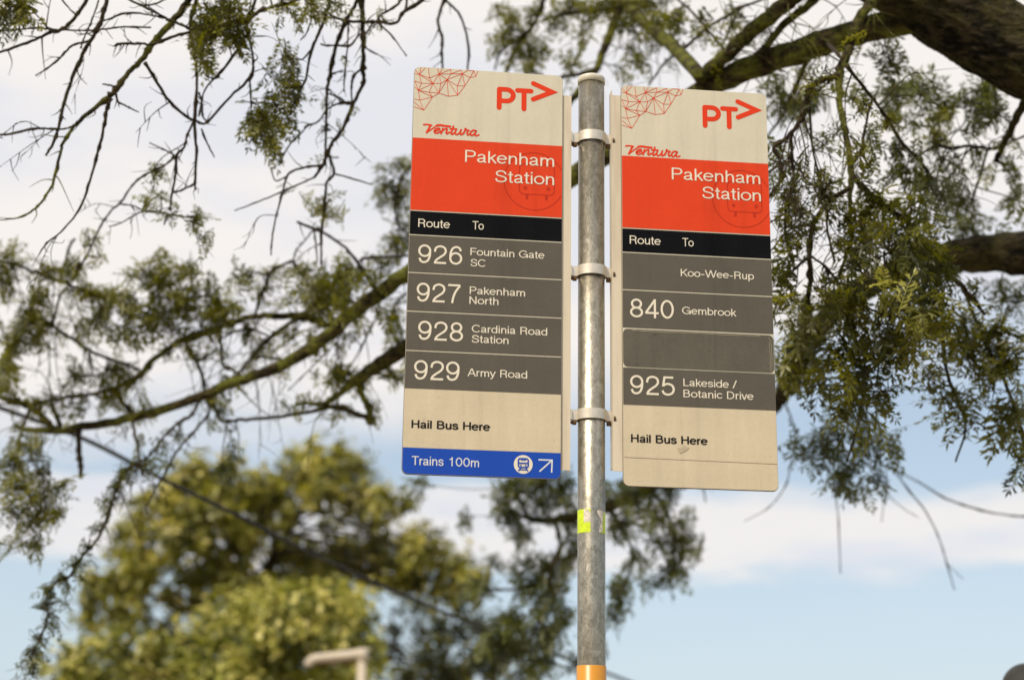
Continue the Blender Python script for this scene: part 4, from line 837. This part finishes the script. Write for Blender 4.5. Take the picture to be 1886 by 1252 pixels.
# pale wisps lower right
B([(1560, 560, 6.4), (1590, 700, 5.6), (1600, 800, 4.8), (1620, 850, 3.0), (1642, 862, 2.5), (1677, 907, 2.5), (1703, 939, 2.5), (1727, 984, 2.0), (1743, 1034, 2.0), (1758, 1086, 1.5)], 6.2, 7.2, twigs=0)
B([(1640, 860, 2.5), (1703, 894, 3.0), (1743, 918, 3.0), (1795, 936, 3.0), (1848, 947, 3.0), (1886, 951, 3.0), (1990, 962, 3.0)], 7.1, 7.2); B([(1632, 858, 2.0), (1629, 907, 2.0), (1624, 960, 1.5)], 7.1, 7.1); B([(1630, 907, 1.5), (1664, 936, 1.5), (1693, 953, 1.0)], 7.1, 7.1); B([(1743, 1036, 1.5), (1774, 1066, 1.0)], 7.2, 7.2)
B([(1600, 800, 3.2), (1545, 900, 1.8), (1545, 965, 2.0), (1548, 1055, 1.5)], 7.0, 7.0); B([(1440, 730, 4.0), (1457, 770, 3.2), (1465, 800, 3.2), (1455, 860, 2.0), (1447, 894, 2.0), (1416, 934, 1.5), (1370, 960, 1.0)], 6.7, 6.8)

# foliage clusters: x, y, half-width, half-height, fronds, distance
fg = [(1490, 600, 50, 55, 18, 4.3), (1480, 680, 50, 55, 24, 4.3), (1450, 650, 30, 40, 12, 4.3), (1545, 650, 65, 50, 26, 4.3), (1560, 710, 65, 55, 28, 4.3), (1590, 760, 60, 55, 22, 4.3), (1540, 810, 50, 45, 20, 4.3), (1610, 815, 45, 45, 17, 4.3), (1490, 830, 45, 30, 12, 4.3), (1545, 880, 45, 35, 11, 4.3), (1600, 890, 35, 25, 6, 4.3), (1465, 555, 30, 50, 8, 4.3), (1440, 500, 26, 36, 8, 4.3), (1425, 560, 20, 40, 6, 4.3),
      (1640, 570, 90, 60, 48, 4.3), (1690, 500, 70, 60, 40, 4.3), (1640, 440, 75, 55, 44, 4.3), (1605, 385, 50, 40, 18, 4.3), (1680, 390, 50, 40, 20, 4.4), (1570, 490, 40, 50, 13, 4.3), (1550, 570, 45, 50, 22, 4.3), (1680, 630, 75, 45, 30, 4.4), (1735, 605, 50, 45, 20, 4.5), (1830, 615, 60, 40, 26, 4.5), (1855, 670, 50, 60, 34, 4.5), (1790, 660, 50, 40, 16, 4.5), (1760, 745, 45, 45, 16, 4.5), (1775, 800, 30, 45, 8, 4.5), (1720, 690, 40, 35, 10, 4.5), (1870, 770, 35, 60, 18, 4.5), (1885, 850, 25, 55, 10, 4.5), (1840, 760, 40, 35, 8, 4.5), (1715, 560, 45, 40, 14, 4.4), (1610, 660, 50, 45, 14, 4.3), (1650, 720, 35, 45, 8, 4.3), (1700, 350, 35, 25, 6, 4.5), (1510, 350, 28, 12, 4, 4.3), (1780, 590, 35, 30, 6, 4.5)]
fgd = [c for c in fg if c[1] >= 795 and c[0] < 1640]; fg = [c for c in fg if c not in fgd]
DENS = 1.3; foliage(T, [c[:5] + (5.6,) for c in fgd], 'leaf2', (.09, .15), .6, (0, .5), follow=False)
DENS = .74; foliage(T, [c for c in fg if c[1] < 620], 'leaf', (.10, .175), .5)
DENS = .54; foliage(T, [c for c in fg if c[1] >= 620], 'leaf', (.10, .18), .55)
foliage(T, [(1645, 522, 22, 14, 2, 4.12), (1660, 538, 16, 8, 1, 4.12), (1612, 515, 8, 22, 1, 4.12), (1700, 590, 10, 14, 1, 4.2)], 'leaf', (.08, .11), -.3, (.97, 1.0), follow=False)
ul = [(20, 8, 42, 20, 12, 4.4), (40, 28, 30, 14, 8, 4.4), (5, 30, 15, 20, 4, 4.4), (415, 22, 45, 24, 18, 4.5), (395, 52, 34, 28, 15, 4.5), (440, 50, 34, 26, 13, 4.5), (372, 95, 10, 40, 9, 4.5), (368, 60, 14, 20, 6, 4.5), (520, 14, 26, 16, 6, 4.5), (578, 12, 28, 16, 8, 4.6), (620, 8, 20, 10, 4, 4.6), (530, 110, 14, 30, 7, 4.55), (515, 145, 28, 26, 10, 4.55), (540, 165, 14, 24, 7, 4.55), (500, 182, 26, 14, 8, 4.55), (485, 225, 28, 30, 15, 4.55), (497, 265, 14, 30, 9, 4.55), (460, 235, 18, 14, 5, 4.55), (525, 215, 14, 18, 4, 4.55), (430, 80, 20, 16, 5, 4.5)]
DENS = 1.0; foliage(T, ul, 'leaf', (.08, .125), .75, (.1, .9))
tufts = [(290, 316, 18, 7, 6, 4.8), (272, 375, 9, 10, 4, 4.9), (295, 362, 14, 5, 3, 4.9), (362, 400, 20, 16, 10, 4.9), (375, 438, 8, 14, 4, 4.9), (165, 438, 18, 24, 10, 5.6), (182, 470, 12, 10, 4, 5.6), (310, 395, 12, 6, 3, 4.9), (600, 378, 28, 26, 9, 5.3), (620, 395, 18, 14, 5, 5.3), (565, 372, 12, 14, 3, 5.3)]
foliage(T, tufts, 'leaf', (.05, .09), .5, (.2, .9))
lm = [(8, 478, 32, 24, 14, 5.8), (15, 515, 25, 30, 12, 5.8), (75, 552, 22, 14, 9, 5.9), (50, 590, 36, 28, 20, 5.9), (25, 630, 28, 28, 18, 5.9), (12, 680, 20, 36, 14, 5.9), (70, 620, 26, 18, 8, 5.9), (10, 730, 18, 20, 5, 6.0), (95, 498, 20, 14, 6, 5.9), (130, 500, 18, 14, 5, 5.9), (160, 540, 26, 16, 10, 5.9), (210, 552, 32, 22, 14, 5.9), (262, 500, 24, 22, 10, 5.9), (300, 485, 22, 22, 10, 5.9), (300, 525, 45, 26, 20, 5.9), (325, 562, 40, 32, 26, 6.0), (265, 578, 40, 30, 20, 5.9), (185, 588, 34, 28, 12, 5.9), (235, 612, 40, 20, 12, 5.9), (150, 600, 18, 26, 5, 5.9), (345, 505, 26, 22, 7, 5.9), (400, 555, 32, 28, 17, 6.0), (385, 585, 26, 16, 9, 6.0), (430, 572, 20, 18, 7, 6.0), (440, 520, 20, 14, 4, 5.9), (560, 505, 34, 20, 12, 5.9), (592, 535, 40, 32, 24, 5.95), (625, 520, 34, 26, 14, 5.95), (585, 565, 26, 18, 9, 6.0), (645, 495, 36, 16, 9, 5.95), (700, 482, 28, 12, 7, 6.0), (725, 575, 14, 34, 8, 6.2), (733, 625, 12, 24, 5, 6.2), (618, 688, 15, 18, 8, 6.0), (645, 690, 14, 14, 4, 6.0), (722, 690, 20, 20, 8, 6.0), (245, 700, 22, 16, 6, 6.2), (195, 735, 28, 10, 6, 6.2), (130, 690, 14, 10, 3, 6.2), (345, 650, 14, 14, 3, 6.1), (520, 560, 14, 10, 3, 6.0), (360, 540, 20, 16, 6, 6.0), (300, 612, 26, 12, 5, 6.0), (480, 540, 14, 14, 3, 6.0), (150, 755, 20, 10, 3, 6.2), (540, 620, 20, 12, 4, 6.0), (570, 625, 16, 14, 4, 6.0), (280, 750, 20, 8, 3, 6.2)]
DENS = 1.15; foliage(T, lm, 'leaf', (.08, .15), .35, (.15, .92))
foliage(T, [(590, 530, 34, 24, 9, 5.6), (625, 560, 26, 20, 7, 5.6), (640, 520, 26, 14, 5, 5.6), (580, 560, 20, 16, 5, 5.6), (690, 510, 24, 10, 4, 5.7), (700, 575, 14, 12, 3, 5.7)], 'leaf', (.08, .14), .3, (.2, .92), follow=False)
lm2 = [(735, 300, 26, 22, 9, 6.4), (712, 345, 20, 32, 10, 6.4), (742, 365, 24, 40, 13, 6.4), (745, 420, 20, 36, 12, 6.4), (728, 450, 16, 18, 6, 6.4), (700, 310, 8, 10, 2, 6.4)]
foliage(T, lm2, 'leaf', (.09, .14), .5, (0, .7))
ll = [(50, 822, 38, 16, 12, 5.6), (25, 850, 26, 24, 13, 5.6), (70, 872, 32, 20, 12, 5.6), (30, 900, 34, 24, 15, 5.6), (85, 915, 30, 22, 12, 5.6), (25, 945, 30, 18, 9, 5.6), (105, 945, 22, 18, 6, 5.6), (60, 960, 30, 18, 8, 5.6), (110, 895, 18, 16, 4, 5.6), (30, 1000, 26, 12, 5, 5.6), (65, 1005, 24, 14, 5, 5.6), (40, 800, 20, 8, 3, 5.6)]
foliage(T, ll, 'leaf', (.08, .13), .5, (0, .8))
tr = [(228, 870, 12, 10, 4, 5.6), (215, 900, 10, 14, 4, 5.6), (195, 925, 14, 16, 5, 5.5), (186, 965, 12, 16, 5, 5.5), (160, 1010, 16, 14, 6, 5.4), (135, 1040, 18, 14, 6, 5.4), (115, 1065, 20, 14, 7, 5.4), (90, 1090, 14, 16, 7, 5.3), (82, 1120, 14, 14, 6, 5.3), (95, 1150, 14, 14, 6, 5.3), (72, 1175, 12, 12, 5, 5.3), (62, 1200, 14, 12, 6, 5.2), (58, 1230, 10, 12, 4, 5.2), (150, 1070, 14, 10, 3, 5.4), (120, 1110, 8, 14, 3, 5.3), (330, 800, 22, 14, 5, 5.9), (300, 830, 18, 14, 5, 5.8), (275, 848, 16, 8, 4, 5.7), (422, 795, 10, 8, 3, 6.0), (432, 832, 18, 22, 8, 6.0), (415, 862, 14, 10, 4, 6.0), (210, 800, 8, 14, 1, 6.1)]
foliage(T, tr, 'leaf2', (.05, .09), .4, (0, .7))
tcn = [(1290, 40, 20, 14, 3, 5.7), (1350, 25, 18, 12, 3, 5.6), (1180, 120, 14, 16, 3, 6.2), (980, 130, 14, 14, 4, 6.5), (920, 70, 12, 20, 4, 6.5), (938, 55, 16, 50, 12, 6.5), (960, 95, 30, 32, 14, 6.5), (1000, 100, 28, 24, 9, 6.5), (985, 25, 22, 22, 8, 6.4), (1055, 15, 44, 18, 14, 6.4), (1130, 8, 46, 16, 14, 6.3), (1195, 12, 40, 18, 13, 6.2), (1215, 45, 24, 24, 9, 6.0), (1160, 48, 22, 18, 7, 6.2), (1050, 118, 12, 16, 4, 6.3), (1160, 92, 20, 16, 4, 6.2), (1030, 45, 20, 14, 5, 6.4), (1075, 60, 16, 18, 4, 6.3), (920, 20, 12, 16, 4, 6.6), (1150, 130, 8, 18, 2, 6.2), (1245, 30, 12, 20, 4, 5.9)]
DENS = 1.25; foliage(T, tcn, 'leaf', (.09, .15), .4, (.1, .85))
rb = [(1600, 250, 20, 20, 4, 5.2), (1680, 230, 24, 16, 5, 5.5), (1575, 180, 14, 20, 3, 5.4), (1860, 310, 16, 16, 4, 5.4), (1740, 300, 26, 12, 5, 5.3), (1520, 250, 14, 20, 3, 5.0), (1450, 380, 16, 14, 3, 4.6), (1660, 320, 26, 14, 6, 5.0), (1800, 280, 20, 12, 3, 5.4), (1640, 120, 28, 44, 10, 5.8), (1655, 175, 34, 28, 12, 5.8), (1690, 165, 34, 20, 9, 5.8), (1720, 180, 26, 14, 5, 5.6), (1785, 185, 36, 18, 12, 5.6), (1820, 165, 26, 20, 10, 5.5), (1835, 205, 30, 22, 7, 5.5), (1800, 225, 26, 16, 4, 5.6), (1468, 195, 26, 32, 11, 5.5), (1440, 185, 26, 36, 10, 5.6), (1500, 175, 14, 14, 4, 5.4), (1650, 280, 22, 12, 5, 5.3), (1640, 215, 16, 20, 4, 5.6), (1872, 365, 18, 26, 6, 5.5), (1770, 370, 26, 30, 12, 6.4), (1785, 415, 36, 22, 12, 6.4), (1840, 530, 40, 22, 8, 6.4), (1700, 330, 22, 14, 5, 5.0), (1430, 300, 14, 40, 5, 5.2), (1870, 560, 30, 30, 9, 5.6), (1745, 345, 24, 18, 5, 5.2), (1640, 60, 16, 20, 3, 5.6), (1420, 150, 14, 10, 3, 5.5)]
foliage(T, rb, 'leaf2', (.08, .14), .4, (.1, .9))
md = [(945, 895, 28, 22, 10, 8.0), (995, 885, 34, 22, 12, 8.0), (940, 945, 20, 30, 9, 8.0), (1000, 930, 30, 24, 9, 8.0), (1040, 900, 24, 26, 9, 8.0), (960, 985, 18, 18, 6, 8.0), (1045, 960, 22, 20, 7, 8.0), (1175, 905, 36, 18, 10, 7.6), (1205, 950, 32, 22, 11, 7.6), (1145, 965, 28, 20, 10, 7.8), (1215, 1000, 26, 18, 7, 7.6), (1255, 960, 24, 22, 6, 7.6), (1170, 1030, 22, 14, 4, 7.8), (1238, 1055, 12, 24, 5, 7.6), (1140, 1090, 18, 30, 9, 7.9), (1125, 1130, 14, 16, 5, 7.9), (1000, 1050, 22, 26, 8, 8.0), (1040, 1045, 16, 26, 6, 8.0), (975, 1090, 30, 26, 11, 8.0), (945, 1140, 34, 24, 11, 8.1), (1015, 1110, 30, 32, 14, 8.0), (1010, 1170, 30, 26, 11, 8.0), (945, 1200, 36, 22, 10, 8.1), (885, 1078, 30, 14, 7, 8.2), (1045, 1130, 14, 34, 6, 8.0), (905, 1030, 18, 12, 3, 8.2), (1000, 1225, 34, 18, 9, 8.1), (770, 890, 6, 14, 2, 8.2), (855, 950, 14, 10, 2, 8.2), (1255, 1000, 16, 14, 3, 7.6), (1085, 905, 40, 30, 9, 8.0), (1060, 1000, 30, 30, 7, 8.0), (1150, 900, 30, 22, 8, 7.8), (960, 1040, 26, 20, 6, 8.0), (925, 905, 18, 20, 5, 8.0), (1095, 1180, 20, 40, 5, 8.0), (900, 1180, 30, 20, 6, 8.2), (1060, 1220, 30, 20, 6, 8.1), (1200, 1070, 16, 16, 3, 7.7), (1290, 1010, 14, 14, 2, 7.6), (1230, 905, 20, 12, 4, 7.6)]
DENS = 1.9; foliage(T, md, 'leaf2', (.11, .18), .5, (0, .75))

def scatter(x0, y0, x1, y1, count, n, mat_, ln, tint=(.1, .95), rad=13):
    A = np.array([q for q, _ in T.samples]); rel = A - EYE; dep = rel @ _F; ux = CX + FPX * (rel @ _R) / dep; uy = CY - FPX * (rel @ _U) / dep
    ok = np.where((ux > x0) & (ux < x1) & (uy > y0) & (uy < y1))[0]
    foliage(T, [(ux[i] + rng.normal(0, 10), uy[i] + rng.uniform(-4, 14), rad, rad * .8, n, dep[i]) for i in rng.choice(ok, count)], mat_, ln, .45, tint)
DENS = 1.0
scatter(-10, 480, 735, 765, 75, 3, 'leaf', (.06, .12)); scatter(1425, 60, 1886, 560, 55, 3, 'leaf', (.06, .11)); scatter(1120, -5, 1500, 150, 18, 2, 'leaf', (.06, .11))
scatter(440, 0, 780, 420, 14, 1, 'leaf', (.05, .08), rad=6); scatter(160, 770, 400, 900, 16, 2, 'leaf2', (.05, .09))

# ---- trees beyond
def clump_tree(name, base, label, blobs, leafsize, mat_, trunk_px, dist, young_lit=.12, per=1.0):
    root = empty(name, base, label, 'tree')
    mb = MB(); tb = MB(); base = np.array(base, float)
    P = [base + [0, 0, -.1]] + [at(x, y, dist) for x, y in trunk_px]
    V, Fs = tube(catmull(P, 6), np.linspace(.16, .03, 6 * (len(P) - 1) + 1), 10, .06); tb.add(V, Fs)
    axis = catmull(P, 6)
    for bx, by, brx, bry, n in blobs:
        d = dist + rng.uniform(-.9, .9); s = d / FPX; c = at(bx, by, d)
        low = axis[np.argsort(np.linalg.norm(axis - (c - [0, 0, .6]), axis=1))[0]]
        V, Fs = tube(catmull([low, (low + c) / 2 + rng.normal(0, .1, 3), c], 5), np.linspace(.022, .008, 11), 6, .05); tb.add(V, Fs)
        n = int(n * per)
        nsub = max(3, n // 30)
        for k in range(nsub):
            a = rng.normal(0, 1, 3); a /= np.linalg.norm(a); a *= rng.uniform(.2, 1.25) ** .5
            sc_ = c + _R * a[0] * brx * s + _U * a[1] * bry * s + _F * a[2] * (brx + bry) / 2 * s
            sr = rng.uniform(.09, .16); up_ = a[1] / (np.linalg.norm(a) + 1e-9); tt = rng.uniform(.0, .9) if rng.random() > young_lit * (2.2 if up_ > .45 else .35) else rng.uniform(.93, 1.0)  # pale growth tips, weighted upward to paint sunlit tops into the crown
            V, Fs = tube(np.array([c, (c + sc_) / 2 + rng.normal(0, .03, 3), sc_]), np.array([.009, .007, .004]), 4, 0, False); tb.add(V, Fs)
            axs = a + np.array([0, 0, .9]) + rng.normal(0, .4, 3); axs /= np.linalg.norm(axs)
            for q in range(26):
                o = rng.normal(0, 1, 3); o /= np.linalg.norm(o); p = sc_ + (o + axs * (o @ axs) * 1.1) * sr * rng.uniform(.25, 1.15)
                nrm = o * .7 + np.array([0, 0, .7]) + rng.normal(0, .45, 3); nrm /= np.linalg.norm(nrm)
                t1 = np.cross(nrm, rng.normal(0, 1, 3)); t1 /= np.linalg.norm(t1) + 1e-9; t2 = np.cross(nrm, t1); l = leafsize * rng.uniform(.6, 1.25); wd = l * rng.uniform(.35, .6)
                mb.add([p - t1 * l * .5, p + t2 * wd * .5, p + t1 * l * .5 - nrm * l * .1, p - t2 * wd * .5], [(0, 1, 2, 3)], min(1, max(0, tt + rng.normal(0, .08))) if tt < .93 and rng.random() > .05 else rng.uniform(.94, 1.0))  # stray pale leaves paint bright sun-facing spots
    tb.build('trunk', M['twig'], root, local=False, smooth=True)
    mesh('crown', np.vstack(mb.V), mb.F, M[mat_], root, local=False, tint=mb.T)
    return root
DB = 20.0
blB = [(600, 845, 60, 26, 520), (560, 880, 55, 26, 420), (650, 880, 50, 26, 380), (700, 920, 38, 16, 200), (735, 932, 22, 8, 90), (585, 915, 40, 18, 240), (650, 930, 34, 20, 220), (400, 870, 60, 26, 480), (350, 895, 45, 26, 360), (450, 900, 50, 26, 420), (500, 910, 40, 22, 300), (300, 930, 45, 24, 340), (380, 940, 60, 30, 520), (450, 960, 50, 26, 380), (260, 970, 40, 24, 300), (330, 990, 50, 30, 420), (410, 1010, 56, 30, 480), (230, 1020, 36, 26, 260), (290, 1030, 34, 18, 180), (190, 1070, 36, 24, 270), (240, 1080, 36, 20, 240), (370, 1060, 46, 24, 360), (430, 1060, 30, 18, 200), (160, 1110, 30, 20, 180), (225, 1125, 34, 16, 180), (530, 1010, 40, 20, 300), (580, 1030, 44, 22, 320), (650, 1010, 44, 24, 340), (720, 1000, 48, 26, 380), (780, 1010, 40, 26, 300), (820, 1040, 36, 24, 240), (690, 1050, 50, 24, 340), (620, 1070, 46, 20, 280), (750, 1060, 40, 22, 240), (560, 1075, 34, 16, 160), (690, 965, 26, 14, 120), (610, 965, 18, 14, 60), (800, 1090, 30, 18, 130), (840, 1080, 24, 18, 100), (500, 1080, 24, 14, 90), (300, 1180, 34, 16, 200), (460, 1000, 30, 20, 180), (330, 950, 40, 20, 240), (480, 935, 34, 22, 240), (340, 1100, 60, 20, 260), (450, 1075, 60, 24, 320), (560, 1060, 60, 22, 300), (640, 1040, 50, 20, 240), (200, 1150, 50, 18, 240), (760, 1035, 50, 26, 300), (880, 1065, 30, 16, 130), (860, 1110, 30, 14, 90), (250, 1050, 40, 20, 240), (520, 960, 26, 16, 120)]
bB = at(480, 1600, DB); bB[2] = 0
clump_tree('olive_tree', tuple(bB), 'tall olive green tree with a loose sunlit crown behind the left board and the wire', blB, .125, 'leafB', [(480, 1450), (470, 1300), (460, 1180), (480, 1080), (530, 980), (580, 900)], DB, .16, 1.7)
blC = [(400, 1150, 46, 26, 420), (450, 1120, 44, 26, 420), (510, 1125, 46, 28, 460), (570, 1115, 44, 26, 420), (620, 1120, 46, 28, 440), (660, 1130, 30, 26, 260), (350, 1190, 46, 28, 400), (430, 1180, 50, 30, 460), (500, 1180, 50, 30, 480), (570, 1175, 50, 30, 480), (640, 1180, 40, 30, 380), (330, 1240, 50, 24, 360), (410, 1240, 56, 26, 420), (490, 1240, 56, 26, 420), (570, 1245, 56, 24, 400), (640, 1245, 40, 24, 320), (690, 1210, 14, 30, 120), (450, 1290, 90, 30, 500), (600, 1290, 80, 30, 420), (330, 1290, 60, 30, 300), (150, 1205, 40, 18, 260), (115, 1240, 36, 20, 220), (215, 1190, 40, 18, 240), (250, 1235, 54, 24, 380), (180, 1250, 46, 18, 240), (270, 1200, 24, 14, 120), (130, 1290, 60, 26, 260), (240, 1290, 60, 26, 300), (500, 1098, 14, 12, 70), (535, 1096, 14, 12, 70), (600, 1092, 12, 14, 70), (650, 1102, 14, 12, 70)]
bC = at(500, 1640, 17.0); bC[2] = 0
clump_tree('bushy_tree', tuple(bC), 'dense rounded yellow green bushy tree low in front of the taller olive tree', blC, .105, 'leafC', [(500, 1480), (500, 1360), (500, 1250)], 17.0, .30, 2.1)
blD = [(845, 1095, 34, 16, 140), (900, 1150, 34, 18, 150), (930, 1190, 34, 20, 160), (800, 1180, 30, 12, 90), (720, 1150, 18, 12, 50), (770, 1160, 26, 10, 60), (880, 1205, 40, 18, 160), (960, 1170, 24, 20, 90), (760, 1240, 30, 14, 100), (820, 1245, 40, 14, 140), (760, 1120, 34, 12, 90), (820, 1150, 36, 16, 120), (870, 1170, 36, 18, 130), (730, 1200, 26, 16, 80), (790, 1215, 40, 18, 140), (850, 1225, 44, 20, 180), (740, 1245, 40, 14, 120), (910, 1235, 40, 20, 140), (700, 1180, 14, 20, 40), (960, 1240, 40, 14, 90), (280, 1100, 30, 12, 60), (270, 1140, 40, 14, 90), (330, 1130, 24, 12, 50), (380, 1100, 30, 12, 60)]
bD = at(830, 1560, 23.0); bD[2] = 0
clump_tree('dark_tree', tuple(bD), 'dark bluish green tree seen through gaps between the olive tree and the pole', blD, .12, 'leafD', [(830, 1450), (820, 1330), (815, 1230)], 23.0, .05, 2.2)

# ------------------------------------------------------------------ overhead wire, lamp, post
def wire(pts, wpx, label):
    P = [at(x, y, d) for x, y, d in pts]; V, Fs = tube(catmull(P, 10), wpx, 6)
    o = mesh('overhead_wire', V, Fs, M['wire'], None, smooth=True)
    tag(o, label, 'wire')
wire([(-250, 640, 6.9), (-40, 735, 7.2), (150, 806, 7.5), (305, 885, 7.8), (430, 945, 8.2), (560, 1012, 8.6), (700, 1076, 9.1), (880, 1152, 9.8), (1110, 1236, 11), (1300, 1300, 12), (1700, 1400, 15), (3200, 1560, 24), (6500, 1500, 45)], .0115, 'dark overhead cable sagging diagonally across the olive tree')
def lamp():
    d = 15.0; s = d / FPX
    root0 = at(668, 1600, d); root0[2] = 0
    root = empty('street_lamp', tuple(root0), 'cream street lamp with a short horizontal arm in front of the bushy tree', 'street lamp')
    top = at(667, 1207, d); bt = np.array([top[0], top[1], 0])
    V, Fs = tube(np.array([bt, (bt + top) / 2, top]), np.array([.055, .046, .040]), 16); mesh('post', V, Fs, M['lamp'], root, True, local=False)
    P = [at(674, 1202, d), at(640, 1206, d), at(600, 1210, d), at(583, 1211, d)]
    V, Fs = tube(catmull(P, 5), np.linspace(.046, .040, 16), 14); mesh('arm', V, Fs, M['lamp'], root, True, local=False)
    P = [at(592, 1211, d), at(577, 1213, d), at(570, 1219, d), at(567, 1224, d)]
    V, Fs = tube(catmull(P, 6), np.linspace(.042, .040, 19), 14); mesh('lamp_head', V, Fs, M['lamp'], root, True, local=False)
    P = [at(655, 1215, d), at(615, 1218, d), at(585, 1219, d)]; V, Fs = tube(catmull(P, 5), .026, 10); mesh('lens', V, Fs, M['rust'], root, True, local=False)
    V, Fs = tube(np.array([at(668, 1194, d), at(668, 1218, d)]), .053, 16); mesh('joint', V, Fs, M['lamp'], root, True, local=False)
lamp()
def darkpost():
    d = 5.2; s = d / FPX; c = at(1893, 1268, d); r = 47 * s
    root = empty('bollard_post', (c[0], c[1], 0), 'dark grey round topped post cut off by the lower right corner', 'post')
    v, f = lathe([(.045, 0), (.045, c[2] - r * 1.2), (r * .92, c[2] - r * 1.1), (r, c[2] - r * .6), (r, c[2])] + [(r * math.cos(a), c[2] + r * math.sin(a)) for a in np.linspace(0.15, 1.5, 9)], 32)
    mesh('shaft', v[:2 * 32], [q for q in f if max(q) < 64][:32], M['dark'], root, True); 
    v2, f2 = lathe([(r * .5, c[2] - r * 1.15), (r * .92, c[2] - r * 1.1), (r, c[2] - r * .6), (r, c[2])] + [(r * math.cos(a), c[2] + r * math.sin(a)) for a in np.linspace(0.15, 1.5, 9)], 32)
    mesh('cap', v2, f2, M['dark'], root, True)
darkpost()
